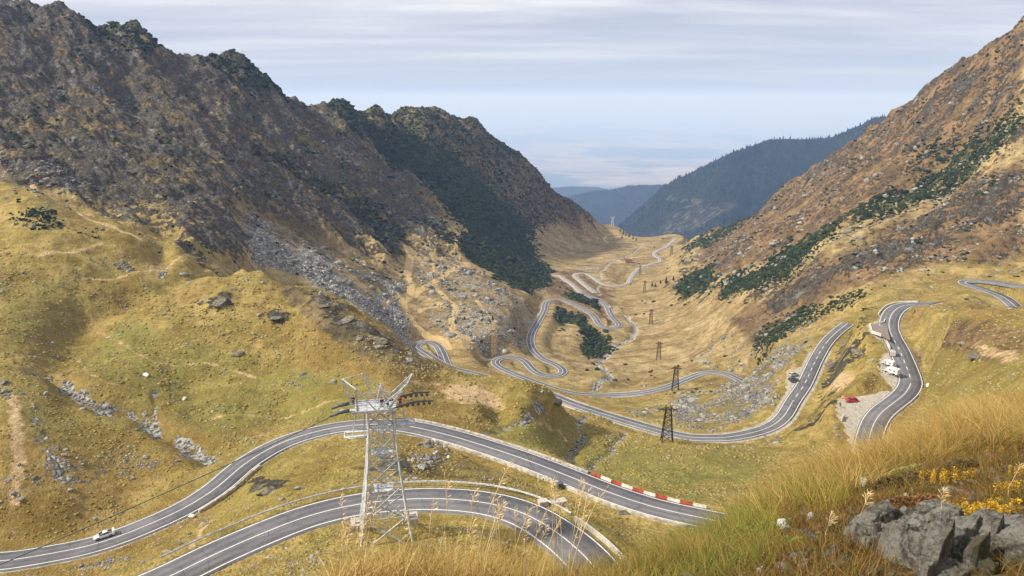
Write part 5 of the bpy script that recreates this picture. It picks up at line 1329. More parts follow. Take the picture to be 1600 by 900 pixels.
# hut, ruins, snow fences ------------------------------------------
p_ = hit(981, 410, 500); t_ = empty('stone_hut', p_, .2, 'small stone hut with reddish roof by the far stream', 'hut')
m = MB(); m.box((0, 0, 1.0), (9, 5, 3.4)); m.build('wall', STW.m, t_)
m = MB(); m.add([(-5, -3, 2.6), (5, -3, 2.6), (5, 3, 2.6), (-5, 3, 2.6), (-4, 0, 4.6), (4, 0, 4.6)], [(0, 1, 5, 4), (2, 3, 4, 5), (1, 2, 5), (3, 0, 4), (0, 3, 2, 1)]); m.build('roof', simple('red_brown_roof', '#7a4a44', .8, 0, .2), t_)
m = MB(); m.box((0, -2.53, .8), (1.1, .1, 1.9)); m.build('door', DARKST, t_)
for n_i, (u_, v_, L_, lab) in enumerate(((927, 421, 8, 'low ruined stone walls above the twin road loops'), (912, 422, 10, 'longer collapsed stone wall left of the ruin'))):
    p_ = hit(u_, v_, 500); m = MB()
    for k in range(9): m.box((-L_+k*L_/4.5, rng.uniform(-1.5, 1.5), .4), (L_/4, rng.uniform(1, 2.5), rng.uniform(1.2, 2.6)), Matrix.Rotation(rng.uniform(-.3, .3), 3, 'Z'))
    o = m.build('ruined_wall', STW.m, None, p_); tag(o, lab, 'ruin')
RSL = simple('rusty_slats', '#4a332e', .9, 0, .3)
for pts, lab in (([(28,290),(42,288),(55,284),(75,279),(95,275),(120,273)], 'rusty snow fence rising across the pale stones, lowest of the three'), ([(24,253),(45,252),(65,251),(83,248)], 'short rusty snow fence above the pale stones'), ([(-20,262),(0,259),(10,256),(22,256)], 'dark rusty snow fence at the left edge of the photo')):
    q = catmull([hit(u_, v_, 250) for u_, v_ in pts], 1.5); t_ = empty('snow_fence', tuple(q[0]), 0, lab, 'fence'); g0 = q-q[0]
    m = MB()
    for i in range(0, len(g0)-1):
        if i % 5 != 4:
            for h_ in (.5, 1.1, 1.7, 2.2): m.bar(Vector(g0[i])+Vector((0, 0, h_)), Vector(g0[i+1])+Vector((0, 0, h_)), .08, .42)
        elif m.v: m.build('slat_panel', RSL, t_); m = MB()
    if m.v: m.build('slat_panel', RSL, t_)
    for i in range(0, len(g0), 4): m = MB(); m.bar(Vector(g0[i])-Vector((0, 0, .5)), Vector(g0[i])+Vector((0, 0, 2.5)), .16); m.build('post', RUST, t_)
# small spruces ----------------------------------------------------
NEED = NB('spruce_needles'); g = NEED.coords(); NEED.put(NEED.mix(NEED.ramp(NEED.noise(g, 2., 3), .35, .65), lin('#1b2615'), lin('#35431f')), NEED.b.inputs['Base Color'])
BARK = simple('bark', '#4a3a2c', .95, 0, .3)
def spruce(loc, H, label, group='small spruces on the valley floor'):
    t_ = empty('spruce_tree', loc, random.random()*6, label, 'tree', group)
    m = MB(); m.tube([(0, 0, -.3), (0, 0, H*.5), (0, 0, H*.97)], [H*.03, H*.018, .01], 6); m.build('trunk', BARK, t_)
    m = MB(); nl = 9
    for k in range(nl):
        z0 = H*(.08+.88*k/nl); r_ = H*.26*(1-k/nl)**.85+.06; nb = 11
        for j in range(nb):
            a = 6.283*(j+random.random()*.6)/nb; rr = r_*random.uniform(.7, 1.15); c_, s_ = math.cos(a), math.sin(a); wd_ = rr*.33
            m.add([(0, 0, z0+H*.10), (c_*rr-s_*wd_, s_*rr+c_*wd_, z0-H*.02), (c_*rr*1.12, s_*rr*1.12, z0-H*.035), (c_*rr+s_*wd_, s_*rr-c_*wd_, z0-H*.02), (c_*rr*.5, s_*rr*.5, z0+H*.085)], [(0, 1, 4), (1, 2, 4), (2, 3, 4), (3, 0, 4), (0, 3, 1), (1, 3, 2)])
    m.build('crown', NEED.m, t_)
SPR = [(1041,443,7.5,'largest spruce of the small group on the valley floor'), (1032,443,4,'small spruce just left of the largest spruce'), (1024,448,4,'slim little spruce left of the group'), (1019,447,4.5,'leftmost slim little spruce of the group'), (1052,438,5,'spruce at the edge of the dark scrub right of the largest spruce')]
for u_, v_, H_, lab in SPR: spruce(hit(u_, v_, 500), H_, lab)
for u_, v_, H_ in ((974,366,7),(978,368,6),(983,370,7),(972,372,5),(989,374,6),(969,362,5),(994,376,5)): spruce(hit(u_, v_, 900), H_, 'tiny dark spruce among others on the far grassy knob', 'spruces on the far knob')
for u_, v_, H_ in ((804,515,3.5),(712,505,3),(753,535,3),(770,500,3.5),(726,500,3)): spruce(hit(u_, v_, 350), H_, 'lone tiny spruce on the stony left valley side', 'lone spruces on the left valley side')
# boulders ---------------------------------------------------------
ROCKM = NB('lichen_rock'); g = ROCKM.coords()
oi = ROCKM.n('ShaderNodeObjectInfo').outputs['Random']
c = ROCKM.mix(oi, lin('#87837a'), lin('#bcb8ae')); c = ROCKM.mix(ROCKM.ramp(ROCKM.noise(g, 1.6, 6, .7), .42, .62), c, lin('#5d5950')); ROCKM.put(c, ROCKM.b.inputs['Base Color'])
ROCKM.put(ROCKM.bump(ROCKM.noise(g, 3., 6, .75), 1., .3), ROCKM.b.inputs['Normal'])
def rock_mesh(name, mat, sub=3, flat=.65, seed=0, cuts=9, rough=.10):
    r_ = np.random.default_rng(seed); v = {1: ICO1, 2: ICO2, 3: ICO3}[sub].copy(); f = {1: ICOF1, 2: ICOF2, 3: ICOF3}[sub]
    for k in range(cuts):
        n = r_.normal(size=3); n /= np.linalg.norm(n); d = r_.uniform(.45, .8); e_ = v@n-d; v = v-np.where(e_ > 0, e_, 0)[:, None]*n[None]*.92
    v += (perlin(v[:, 0]*3+seed, v[:, 1]*3+v[:, 2]*2.1)*rough)[:, None]*v
    v *= np.array([1.25, .9, flat])
    m_ = bpy.data.meshes.new(name); m_.from_pydata(v.tolist(), [], f.tolist()); m_.materials.append(mat); return m_
BM = [rock_mesh('boulder', ROCKM.m, 2, .7, s_) for s_ in range(6)]
def boulder(loc, s_, label, group=None, mesh=None, rz=None, mat=None, name='boulder'):
    o = bpy.data.objects.new(name, mesh or BM[random.randrange(6)]); COL.objects.link(o); o.location = Vector(loc)+Vector((0, 0, s_*.25)); o.scale = (s_, s_, s_)
    o.rotation_euler = (random.uniform(-.2, .2), random.uniform(-.2, .2), random.random()*6 if rz is None else rz); return tag(o, label, 'rock', group)
WHROCK = simple('white_rock', '#d8d4ca', .85, 0, .12, 2.)
WM = rock_mesh('boulder', WHROCK, 2, .7, 21)
for u_, v_, s_, lab in ((228,587,1.1,'pale boulder alone on the grassy slope at the left'), (288,624,.8,'small pale boulder right of and below the lone pale boulder'), (1450,603,.9,'white boulder on the verge right of the curving road'), (700,715,.5,'small white stone on the knoll behind the guardrail'), (300,808,.9,'white stone at the lower edge of the middle road')):
    boulder(hit(u_, v_, 90), s_, lab, None, WM)
pr = np.clip(modn+.1, 0, 1)*sst(DR, 7, 9)*FRM*(YY < 300)*(YY > 100)*(1-GRAV)*((MK['rock']+MK['scree']+streamm) > .15)
pos, _ = pick(pr, 110)
def where(p_):
    u_, v_ = uv_of(p_[0]/p_[1], p_[2]/p_[1])
    if u_ < 360 and v_ > 705: return 'in the stony band above the left end of the middle road', 'lower left'
    if u_ < 360: return 'in the dark gully on the left slope', 'left gully'
    if u_ < 600: return 'on the turf of the rounded left hill', 'left hill'
    if u_ < 860: return 'on the knoll behind the white tower', 'knoll'
    if u_ < 1030: return 'beside the little streams in the green hollow', 'green hollow'
    if u_ < 1280: return 'in the grey scree below the climbing road', 'scree'
    return 'on the craggy bank between the right hand roads', 'right bank'
for p_ in pos: boulder(p_, random.uniform(.5, 1.3)*np.clip(p_[1]/220, .6, 1.4), 'grey boulder lying '+where(p_)[0], 'grey boulders, '+where(p_)[1])
# rock outcrops on the near hills (several slabs pushed out of the turf)
OUT = NB('layered_rock'); g = OUT.coords(rot=(.5, .25, .3), scale=(1, 1, 4.))
c = OUT.mix(OUT.ramp(OUT.noise(g, .8, 7, .7), .35, .65), lin('#565046'), lin('#938a7b')); c = OUT.mix(OUT.ramp(OUT.noise(OUT.coords(), .7, 5, .7), .52, .62), c, lin('#6b6330')); OUT.put(c, OUT.b.inputs['Base Color'])
OUT.put(OUT.bump(OUT.noise(g, 1.2, 7, .75), 1., .6), OUT.b.inputs['Normal'])
OM = [rock_mesh('rock_outcrop', OUT.m, 3, .42, 40+s_, 12, .2) for s_ in range(4)]
for i, (u_, v_, s_, lab) in enumerate(((418,768,4.2,'layered brown rock outcrop on the bank between the two roads'), (345,472,5.5,'dark rock outcrop near the top of the left hill'), (428,496,4.5,'craggy outcrop right of the hill top outcrop'), (370,552,3.6,'small dark outcrop halfway down the left hill'), (505,478,5.,'upper rock slab on the right shoulder of the hill'), (545,500,5.5,'middle rock slab on the right shoulder of the hill'), (590,530,5,'lower rock slab on the right shoulder of the hill'),
      (632,748,3.0,'dark rock behind the white tower'), (1320,535,5.,'upper crag between the two right hand roads'), (1300,570,5,'middle crag between the two right hand roads'), (1345,550,5,'crag just left of the campers'), (1418,512,2.6,'rock on the inner side of the curving road'), (1434,560,2.6,'dark rock right of the curving road opposite the campers'), (1525,557,4.,'flat rock ledge in the right hand meadow'), (1505,537,2.2,'small pale rock in the rusty patch of the right meadow'), (975,802,2.6,'flat rock in the grass right of the nearest hairpin'), (1150,650,4,'huge block in the grey scree below the climbing road'), (870,628,4.5,'dark crag where the gully meets the central road'))):
    p_ = hit(u_, v_, 90); o = boulder(p_, s_*.62, lab, None, OM[i % 4], rz=random.uniform(-.5, .5), name='rock_outcrop'); o.location.z -= s_*.2
# ------------------------------------------------------------------ foreground: grass, rocks, yellow bushes
NC = ZZ[:jn+1]
def near_h(x_, y_):
    x_ = np.asarray(x_, float); y_ = np.asarray(y_, float)
    s_ = np.clip(np.interp(x_/y_, SG, np.arange(NSG)), 0, NSG-1.001); j_ = np.clip(np.interp(y_, YG[:jn+1], np.arange(jn+1)), 0, jn-.001)
    i = s_.astype(int); j = j_.astype(int); f = s_-i; g_ = j_-j
    return (NC[j, i]*(1-f)+NC[j, i+1]*f)*(1-g_)+(NC[j+1, i]*(1-f)+NC[j+1, i+1]*f)*g_
def blades(name, px, py, h, w, lean, tint, mat, seg=4, curl=.5, wind=(.8, .15)):
    n = len(px); a = rng.random(n)*6.283; wq = rng.random(n)*1.1; dx = np.cos(a)*.8+wind[0]*wq; dy = np.sin(a)*.8+wind[1]*wq
    ln = np.hypot(dx, dy); dx /= ln; dy /= ln; pz_ = near_h(px, py)-.02
    fa = rng.random(n)*3.14; wx, wy = np.cos(fa), np.sin(fa)*.4
    V = []
    for k in range(seg+1):
        f = k/seg; b_ = lean*(f**1.6)*h*(1+curl*f); zz_ = h*f*(1-.35*lean*f)
        ww = w*(1-f)**.7*.5+.0002
        cx, cy = px+dx*b_, py+dy*b_
        V.append(np.stack([np.stack([cx-wx*ww, cy-wy*ww, pz_+zz_], 1), np.stack([cx+wx*ww, cy+wy*ww, pz_+zz_], 1)], 1))
    V = np.concatenate(V, 1).reshape(-1, 3); k2 = 2*(seg+1)
    fq = np.array([(2*i, 2*i+1, 2*i+3, 2*i+2) for i in range(seg)])
    Fq = (fq[None]+(np.arange(n)*k2)[:, None, None]).reshape(-1, 4)
    hf = np.tile(np.repeat(np.arange(seg+1)/seg, 2), n)
    at = np.stack([np.repeat(tint, k2), hf, np.repeat(rng.random(n), k2), np.ones(n*k2)], 1)
    return np_mesh(name, V, Fq, mat, at)
def blade_mat(name, c0, c1, c2):
    b = NB(name); tn = b.attr('tint'); c = b.mix(b.ramp(tn[0], 0, .5, smooth=False), lin(c0), lin(c1)); c = b.mix(b.ramp(tn[0], .5, 1, smooth=False), c, lin(c2))
    c = b.mix(1., c, b.mix(tn[2], (.7, .7, .7), (1.15, 1.15, 1.15)), 'MULTIPLY')
    b.put(c, b.b.inputs['Base Color']); b.b.inputs['Roughness'].default_value = .65; b.b.inputs['Specular IOR Level'].default_value = .25
    tr = b.n('ShaderNodeBsdfTranslucent'); b.put(c, tr.inputs[0]); mx_ = b.n('ShaderNodeMixShader'); mx_.inputs[0].default_value = .3
    b.t.links.new(b.b.outputs[0], mx_.inputs[1]); b.t.links.new(tr.outputs[0], mx_.inputs[2]); b.t.links.new(mx_.outputs[0], b.out.inputs[0]); return b.m
STRAW = blade_mat('straw_blades', '#80642f', '#b39149', '#dec481')
GREENB = blade_mat('green_blades', '#566426', '#8b8a38', '#b89a48')
RUSTB = blade_mat('rusty_blades', '#4f3a1c', '#84622f', '#b3924c')
OLIVE = blade_mat('olive_blades', '#5a4a20', '#8a7836', '#b99f52')
def spots(n, Ylo, Yhi, ulo, uhi, tuft=0, spread=.12, pw_=1.):
    if tuft:
        m_ = max(1, n//tuft); y_ = Ylo+(Yhi-Ylo)*rng.random(m_)**pw_; u_ = rng.uniform(ulo, uhi, m_); x_ = (u_-800)/F/.9*y_
        x_ = np.repeat(x_, tuft)+rng.normal(0, spread, m_*tuft)*.6; y_ = np.repeat(y_, tuft)+rng.normal(0, spread, m_*tuft)*.6
        return x_, np.clip(y_, .9, 12.5)
    y_ = Ylo+(Yhi-Ylo)*rng.random(n)**pw_; u_ = rng.uniform(ulo, uhi, n); return (u_-800)/F/.9*y_, y_
def proj(x_, y_, z_): return uv_of(x_/y_, z_/y_)
# straw clump bottom centre
x_, y_ = spots(26000, 2.9, 4.3, 330, 1010, 24, .12)
u_, v_ = proj(x_, y_, near_h(x_, y_))
prof = np.interp(u_, [330, 400, 450, 500, 560, 650, 760, 810, 860, 900, 1010], [.03, .05, .11, .15, .17, .22, .28, .25, .15, .11, .10])
h = prof*rng.uniform(.3, 1.15, len(x_))*(1+.35*perlin(x_*4, y_*4))
o = blades('dry_straw_grass', x_, y_, h, rng.uniform(.0028, .0055, len(x_)), rng.uniform(.1, 1.25, len(x_)), np.clip(rng.beta(1.6, 1.4, len(x_))+.5*perlin(x_*5+3, y_*5), 0, 1), STRAW)
tag(o, 'thick dry straw coloured grass at the bottom centre', 'grass', kind='stuff')
# green and golden slope on the right
x_, y_ = spots(30000, 2.8, 7.5, 980, 1300, 30, .12)
u_, v_ = proj(x_, y_, near_h(x_, y_))
gm = perlin(x_*1.3, y_*1.3)
k_ = ~((u_ > 1210) & (v_ > 800))
h = np.interp(y_, [2.8, 5, 7.5], [.10, .20, .32])*(1+.5*perlin(x_*2.2+8, y_*2.2))*rng.uniform(.5, 1.2, len(x_))
o = blades('green_grass', x_[k_], y_[k_], h[k_], rng.uniform(.003, .007, k_.sum())*np.clip(y_[k_]/4, 1, 2), rng.uniform(.3, 1.1, k_.sum()), np.clip(.46+gm[k_]*.9+rng.normal(0, .28, k_.sum()), 0, 1), GREENB)
tag(o, 'green and yellow grass on the near slope right of centre', 'grass', kind='stuff')
x_, y_ = spots(44000, 4.6, 11.8, 1180, 1720, 34, .16, .8)
u_, v_ = proj(x_, y_, near_h(x_, y_))
lim = np.interp(u_, [1180, 1300, 1400, 1500, 1600, 1720], [900, 790, 745, 715, 705, 700]); k_ = v_ < lim
x_, y_ = x_[k_], y_[k_]; gm = perlin(x_*.9+4, y_*.9)
h = np.interp(y_, [4.6, 8, 12], [.26, .36, .44])*rng.uniform(.5, 1.2, len(x_))
o = blades('golden_grass', x_, y_, h, rng.uniform(.004, .008, len(x_))*np.clip(y_/6, 1, 1.6), rng.uniform(.4, 1.3, len(x_)), np.clip(.5+gm*.6+rng.normal(0, .2, len(x_)), 0, 1), STRAW)
tag(o, 'long golden grass blown over the near crest on the right', 'grass', kind='stuff')
k_ = rng.random(len(x_)) < .22
o = blades('green_grass', x_[k_]+.03, y_[k_], h[k_]*.8, np.full(k_.sum(), .006), rng.uniform(.4, 1.2, k_.sum()), rng.random(k_.sum())*.7, GREENB); tag(o, 'greener blades mixed into the golden grass on the right crest', 'grass', kind='stuff')
# rusty low cover among the rocks
x_, y_ = spots(90000, 1.9, 8.0, 980, 1760, 26, .09, .9)
u_, v_ = proj(x_, y_, near_h(x_, y_)); k_ = (u_ > 1020) & (perlin(x_*2, y_*2)+rng.normal(0, .25, len(x_)) > -.12)
x_, y_ = x_[k_], y_[k_]; h = rng.uniform(.03, .13, len(x_))*(1+.8*perlin(x_*3, y_*3))
o = blades('rusty_low_plants', x_, y_, h, rng.uniform(.003, .008, len(x_)), rng.uniform(.2, 1.4, len(x_)), rng.beta(1.6, 2.2, len(x_)), RUSTB, seg=2); tag(o, 'low rusty brown plants between the near rocks', 'ground cover', kind='stuff')
k_ = rng.random(len(x_)) < .3
o = blades('low_green_plants', x_[k_]+.02, y_[k_], h[k_]*.8, np.full(k_.sum(), .006), rng.uniform(.2, 1.2, k_.sum()), rng.random(k_.sum())*.6, GREENB, seg=2); tag(o, 'low dull green plants between the near rocks', 'ground cover', kind='stuff')
# bottom left foot of the slope
x_, y_ = spots(16000, 3.2, 5.5, 840, 1120, 30, .12)
o = blades('rusty_grass', x_, y_, rng.uniform(.06, .2, len(x_)), rng.uniform(.003, .006, len(x_)), rng.uniform(.3, 1.2, len(x_)), rng.beta(2, 1.6, len(x_)), OLIVE); tag(o, 'olive and rust tinged grass below the end of the nearest hairpin', 'grass', kind='stuff')
FR = NB('near_lichen_rock'); g = FR.coords()
c = FR.mix(FR.ramp(FR.noise(g, 9., 10, .78), .38, .62), lin('#4f4a3e'), lin('#aaa698'))
c = FR.mix(FR.math('MULTIPLY', FR.ramp(FR.noise(g, 38., 7, .75), .50, .60), .75), c, lin('#aeada2'))
c = FR.mix(FR.math('MULTIPLY', FR.ramp(FR.noise(g, 4.5, 6, .7), .52, .60), .8), c, lin('#5b5332'))
c = FR.mix(FR.ramp(FR.noise(g, 5., 6, .8), .60, .66), c, lin('#3b3127'))
FR.put(c, FR.b.inputs['Base Color']); FR.put(FR.bump(FR.noise(g, 16., 10, .8), 1., .06, FR.bump(FR.voro(g, 5., 'DISTANCE_TO_EDGE'), .5, .03)), FR.b.inputs['Normal'])
FR_M = FR.m
x_, y_ = spots(1500, 2.0, 7.0, 1060, 1740); u_, v_ = proj(x_, y_, near_h(x_, y_)); k_ = (v_ > np.interp(u_, [1050, 1300, 1600, 1740], [850, 760, 700, 690])) & (perlin(x_*1.8, y_*1.8) > -.15)
pos = np.stack([x_[k_], y_[k_], near_h(x_[k_], y_[k_])+.006], 1)
o = blobs('gravel', pos, np.exp(rng.normal(-4.2, .55, len(pos))).clip(.005, .05)*1.0, .6, FR_M, ICO2, ICOF2, .10); tag(o, 'small broken stones in the bare soil at the lower right', 'gravel', kind='stuff')
# seed heads rising above the straw
b = MB()
def seedhead(x0, y0, H_, ln, m):
    z0 = float(near_h(x0, y0)); a = random.uniform(-.2, .55); pts = []
    for k in range(7):
        f = k/6; pts.append(Vector((x0+a*H_*f**2*.5, y0+random.uniform(-.01, .01), z0+H_*f*(1-.1*abs(a)*f))))
    m.tube(pts, [.0016]*6+[.0008], 3, False)
    for k in range(46):
        f = random.random(); base_ = pts[-1].lerp(pts[-2], 0) ; i = 1-f*ln/H_; idx = i*6; j = min(5, int(idx)); q = pts[j].lerp(pts[j+1], idx-j)
        r_ = .017*math.sin(math.pi*min(1, f*.9+.1))+.004; dv = Vector((random.gauss(0, 1), random.gauss(0, 1), random.uniform(.0, 1.))).normalized()*r_+Vector((.006, 0, .006))
        p2 = q+dv; w_ = Vector((random.gauss(0, 1), random.gauss(0, 1), random.gauss(0, 1))).normalized()*.0017
        m.add([q, p2+w_, p2+dv*.4, p2-w_], [(0, 1, 2, 3)])
m = MB()
for k in range(46):
    u_ = random.choice([random.uniform(520, 570), random.uniform(700, 900), random.uniform(700, 900), random.uniform(620, 900)]); y0 = random.uniform(2.9, 4.1); x0 = (u_-800)/F/.9*y0
    seedhead(x0, y0, random.uniform(.40, .78)*float(np.interp(u_, [470, 700, 900], [.75, 1, .85])), random.uniform(.12, .2), m)
for k in range(5):
    u_ = random.uniform(1060, 1600); y0 = random.uniform(2.6, 6.5); x0 = (u_-800)/F/.9*y0
    seedhead(x0, y0, random.uniform(.15, .3), .06, m)
o = m.build('seed_heads', simple('seed_husk', '#d9bd88', .8, 0, .2, 20)); tag(o, 'feathery dry seed heads rising above the straw grass', 'grass', kind='stuff')
# rocks
def near_rock(u_, v_, wpx, hpx, seed, label, depth=1., mat=None, tilt=0., sink=.42, group=None):
    """v_ is the row of the rock's middle; find the ground there"""
    s_ = float(s_of_uv(u_, v_)); t_ = float(t_of_v(v_)); ys__ = np.linspace(1.5, 12, 900); tz = near_h(s_*ys__, ys__)/ys__
    k = int(np.argmax(tz >= t_)); Y0 = ys__[k] if k else 3.; sc = Y0/.88/F*1.0
    r_ = np.random.default_rng(seed); v = ICO3.copy(); bm_v, bm_f = ICO3, ICOF3
    import bmesh
    bm = bmesh.new(); bmesh.ops.create_icosphere(bm, subdivisions=5, radius=1); v = np.array([q.co[:] for q in bm.verts]); f = [[q.index for q in w_.verts] for w_ in bm.faces]; bm.free()
    for kk in range(22):
        n = r_.normal(size=3); n /= np.linalg.norm(n); d = r_.uniform(.42, .8); e_ = v@n-d; v = v-np.where(e_ > 0, e_, 0)[:, None]*n[None]*.9
    a1 = fbm(v[:, 0]*2.2+seed, v[:, 1]*2.2+v[:, 2]*3.1, 5, .62, ridged=True)*.20+fbm(v[:, 2]*8+v[:, 0]*3+seed, v[:, 0]*1.5+v[:, 1]*2, 4, .6, ridged=True)*.09
    v = v*(1+a1)[:, None]; v = v*np.array([wpx/2*sc, depth*wpx/2*sc*.8, hpx/2*sc*1.15])
    if tilt: c_, q_ = math.cos(tilt), math.sin(tilt); v = np.stack([v[:, 0]*c_-v[:, 2]*q_, v[:, 1], v[:, 0]*q_+v[:, 2]*c_], 1)
    m_ = bpy.data.meshes.new('rock'); m_.from_pydata(v.tolist(), [], f); m_.polygons.foreach_set('use_smooth', [False]*len(f)); m_.materials.append(mat or FR.m); m_.update()
    o = bpy.data.objects.new('rock', m_); COL.objects.link(o); o.location = (s_*Y0, Y0, t_*Y0+hpx*sc*(.5-sink)); return tag(o, label, 'rock', group)
WR = NB('near_white_rock'); g = WR.coords(); WR.put(WR.mix(WR.ramp(WR.noise(g, 16., 6, .7), .45, .65), lin('#d6d3cb'), lin('#8d877c')), WR.b.inputs['Base Color']); WR.put(WR.bump(WR.noise(g, 18., 6, .75), 1., .03), WR.b.inputs['Normal'])
near_rock(1225, 830, 30, 36, 3, 'white rock left of the big grey ledge', 1, WR.m)
near_rock(1349, 762, 15, 34, 4, 'small upright stone with a white top on the near slope', 1, WR.m, .05)
def outcrop(label, box, n, seed, hmax=.24, res=230):
    r_ = np.random.default_rng(seed); (xa, xb), (ya, yb) = box
    gx_, gy_ = np.meshgrid(np.linspace(xa, xb, res), np.linspace(ya, yb, res))
    z_ = np.full(gx_.shape, -.25)
    wx_ = gx_+fbm(gx_*5, gy_*5+seed, 3)*.03; wy_ = gy_+fbm(gx_*5+9, gy_*5, 3)*.03
    for k in range(n):
        cx, cy = xa+(xb-xa)*(.12+.76*r_.random()), ya+(yb-ya)*(.12+.76*r_.random()); h_ = r_.uniform(.25, 1)*hmax; rx, ry = r_.uniform(.02, .11), r_.uniform(.015, .065)
        an = r_.normal(.5, .25); ca, sa = math.cos(an), math.sin(an); p_ = ((wx_-cx)*ca+(wy_-cy)*sa)/rx; q_ = (-(wx_-cx)*sa+(wy_-cy)*ca)/ry
        d_ = np.maximum(np.abs(p_), np.maximum(np.abs(q_), np.abs(p_*.6+q_*.7)))
        z_ = np.maximum(z_, h_+r_.normal(.2, .35)*(wx_-cx)+r_.normal(.3, .4)*(wy_-cy)-np.maximum(0, d_-1)*.55*r_.uniform(.5, 1.3))
    z_ = z_+fbm(gx_*14, gy_*9, 5, .6, ridged=True)*.016+fbm(gx_*60, gy_*60, 3)*.005
    gz_ = near_h(gx_, gy_); o0 = (float((xa+xb)/2), float((ya+yb)/2), float(gz_.mean()))
    ed_ = np.minimum(np.minimum(gx_-xa, xb-gx_), np.minimum(gy_-ya, yb-gy_)); z_ = np.where(ed_ < .08, z_-(.08-ed_)*4, z_)
    m_ = grid_mesh('rock_outcrop', gx_-o0[0], gy_-o0[1], gz_+z_-o0[2]); m_.polygons.foreach_set('use_smooth', np.zeros(len(m_.polygons), bool)); m_.materials.append(FR.m)
    o = bpy.data.objects.new('rock_outcrop', m_); COL.objects.link(o); o.location = o0; return tag(o, label, 'rock')
outcrop('jagged grey lichen covered outcrop with broken ledges at the lower right', ((1.36, 2.16), (2.26, 3.12)), 85, 5, .12)
outcrop('smaller broken outcrop in the lower right corner below the orange bush', ((2.08, 2.62), (2.2, 2.85)), 40, 11, .08, 160)
near_rock(1587, 828, 56, 30, 11, 'grey rock at the right edge of the photo', 1.)
near_rock(1586, 872, 96, 66, 12, 'large pale grey rock in the lower right corner', 1.)
near_rock(1300, 868, 40, 22, 21, 'flat grey rock left of the ledge foot', 1.)
near_rock(1470, 822, 34, 18, 51, 'small lichen grey rock between the outcrop and the orange bush', 1.)
near_rock(1521, 786, 22, 22, 13, 'round grey stone set in the orange bush', 1.)
near_rock(1487, 768, 28, 12, 14, 'flat pale stone above the orange bush', 1.)
near_rock(1260, 838, 34, 24, 15, 'grey rock beside the white rock', 1.)
near_rock(1266, 810, 14, 22, 16, 'small pale stone in the grass above the white rock', 1., WR.m)
for i_, (u_, v_, w_, h_) in enumerate(((1122,890,22,14),(1172,883,26,14),(1204,874,20,14),(1220,870,26,14),(1258,884,26,14),(1150,895,16,10),(1190,893,18,12),(1240,892,14,10),(1290,878,20,12),(1300,850,14,10),(1330,800,14,10),(1318,790,12,9),(1400,792,14,9),(1470,800,18,10),(1550,760,16,8),(1560,845,18,14),(1500,720,10,6),(1440,786,16,9),(1350,850,14,10),(1540,880,24,18),(1500,880,26,18),(1415,775,12,8),(1378,800,12,8),(1300,815,12,8))):
    near_rock(u_, v_, w_, h_, 30+i_, 'small pale stone among the low plants at the lower right', 1., WR.m if i_ % 3 == 0 else None, group='small stones between the near plants')
# yellow bushes
YL = NB('yellow_leaves'); tn = YL.attr('tint'); YL.put(YL.mix(tn[0], lin('#7d6a1c'), lin('#d8a62a')), YL.b.inputs['Base Color']); YL.b.inputs['Roughness'].default_value = .7
def leafbush(u_, v_, wpx, hpx, n, label, mat, name='yellow_bush', leaf=.010, cat='bush', flat=.35):
    s_ = float(s_of_uv(u_, v_)); t_ = float(t_of_v(v_)); ys__ = np.linspace(1.5, 12, 900); tz = near_h(s_*ys__, ys__)/ys__
    k = int(np.argmax(tz >= t_)); Y0 = ys__[k] if k else 3.; sc = Y0/.88/F
    rx = wpx/2*sc; ry = hpx/2*sc*1.9
    cl = rng.normal(0, .5, (max(8, n//60), 2)); pick_ = cl[rng.integers(0, len(cl), n)]+rng.normal(0, .035, (n, 2))*[1, .8]; kp_ = perlin(pick_[:, 0]*4+u_*.1, pick_[:, 1]*4) > -.08; pick_ = pick_[kp_]; n = len(pick_)
    x_ = s_*Y0+pick_[:, 0]*rx; y_ = Y0+pick_[:, 1]*ry; z_ = near_h(x_, y_)+rng.random(n)*.07+.005
    V = []; 
    a = rng.random(n)*6.283; el_ = rng.uniform(-.6, .9, n); L_ = leaf*rng.uniform(.6, 1.3, n)
    d = np.stack([np.cos(a)*np.cos(el_), np.sin(a)*np.cos(el_), np.sin(el_)], 1); sd = np.stack([-np.sin(a), np.cos(a), 0*a], 1)+rng.normal(0, .4, (n, 3))
    p = np.stack([x_, y_, z_], 1)
    v = np.stack([p, p+d*L_[:, None]*.5+sd*L_[:, None]*.3, p+d*L_[:, None], p+d*L_[:, None]*.5-sd*L_[:, None]*.3], 1)
    o0 = p.mean(0); fq = np.arange(n*4).reshape(-1, 4); at = np.repeat(np.stack([rng.random(n), rng.random(n), rng.random(n), np.ones(n)], 1), 4, 0)
    o = np_mesh(name, v.reshape(-1, 3)-o0, fq, mat, at); o.location = o0; return tag(o, label, cat)
leafbush(1512, 812, 100, 60, 6500, 'bright orange yellow bush round a grey stone at the lower right', YL.m)
leafbush(1470, 752, 70, 44, 2600, 'yellow bush above the flat pale stone', YL.m)
leafbush(1545, 712, 100, 16, 1100, 'thin yellow bush on the upper right slope', YL.m)
leafbush(1580, 772, 90, 22, 1800, 'yellow patch of bush at the right edge', YL.m)
leafbush(1590, 745, 40, 14, 900, 'small yellow bush above the right edge patch', YL.m)
leafbush(1505, 700, 30, 8, 400, 'tiny yellow bush in the golden grass', YL.m)
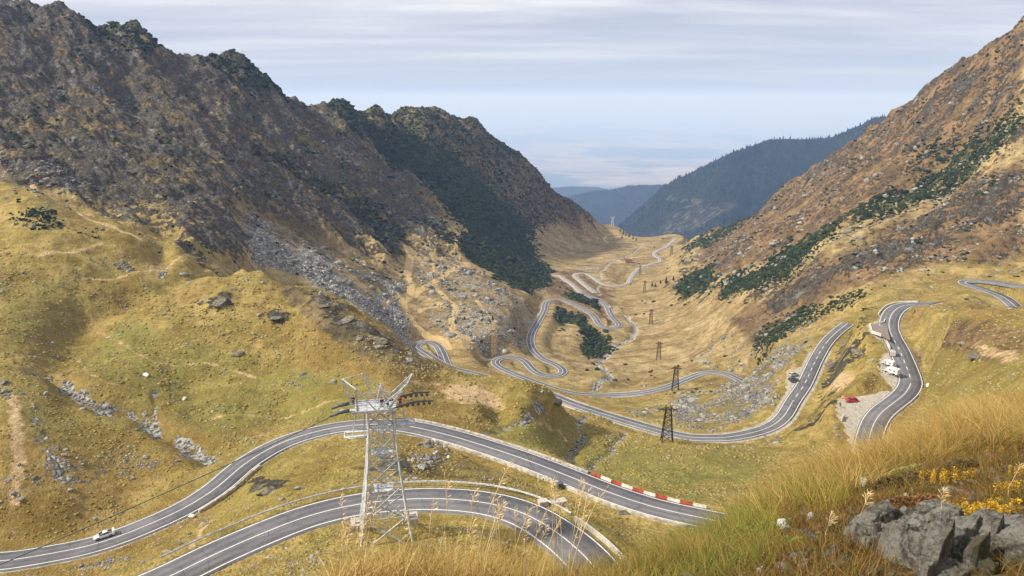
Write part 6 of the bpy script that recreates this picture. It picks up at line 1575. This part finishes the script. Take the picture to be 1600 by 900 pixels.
GL = NB('dark_leaves'); tn = GL.attr('tint'); GL.put(GL.mix(tn[0], lin('#3a3520'), lin('#6b5a35')), GL.b.inputs['Base Color'])
leafbush(1390, 762, 90, 26, 5000, 'dark brown heather clump beside the upright stone', GL.m, 'heather_clump', .014, 'heather')
leafbush(1500, 735, 70, 14, 2500, 'brown heather patch between the yellow bushes', GL.m, 'heather_clump', .014, 'heather')
leafbush(1400, 800, 150, 26, 5000, 'rust brown heather along the top of the jagged outcrop', simple('rust_leaves', '#6e4c28', .9, 0, .3, 10), 'heather_clump', .016, 'heather')
leafbush(1320, 830, 80, 40, 4000, 'brown heather clump above the grey ledge', GL.m, 'heather_clump', .012, 'heather')
GV = NB('green_leaves'); tn = GV.attr('tint'); GV.put(GV.mix(tn[0], lin('#47561f'), lin('#8c9440')), GV.b.inputs['Base Color'])
leafbush(1228, 862, 50, 40, 2600, 'small green leafy plant under the white rock', GV.m, 'leafy_plant', .014, 'plant')
leafbush(1150, 845, 150, 60, 7000, 'broad green leafy patch in the near grass', GV.m, 'leafy_plant', .016, 'plant')
leafbush(1410, 745, 60, 20, 2500, 'pale green cushion plant under the golden grass', simple('pale_leaves', '#8d8d4e', .9, 0, .2, 10), 'cushion_plant', .014, 'plant')
HAZE = 0.00010
# ------------------------------------------------------------------ haze
b_ = MB(); b_.box((0, 60000, (PLAIN-120+125)/2), (250000, 125000, 125-(PLAIN-120)))
hm_ = bpy.data.materials.new('haze_air'); hm_.use_nodes = True; hm_.node_tree.nodes.clear()
o_ = hm_.node_tree.nodes.new('ShaderNodeOutputMaterial'); pv = hm_.node_tree.nodes.new('ShaderNodeVolumePrincipled')
pv.inputs['Color'].default_value = (.36, .56, 1.0, 1); pv.inputs['Absorption Color'].default_value = (.60, .55, .95, 1); pv.inputs['Density'].default_value = HAZE; pv.inputs['Anisotropy'].default_value = 0.0
hm_.node_tree.links.new(pv.outputs[0], o_.inputs['Volume'])
hz_ = b_.build('haze', hm_); tag(hz_, 'pale blue haze filling the valley air', 'haze', kind='stuff')
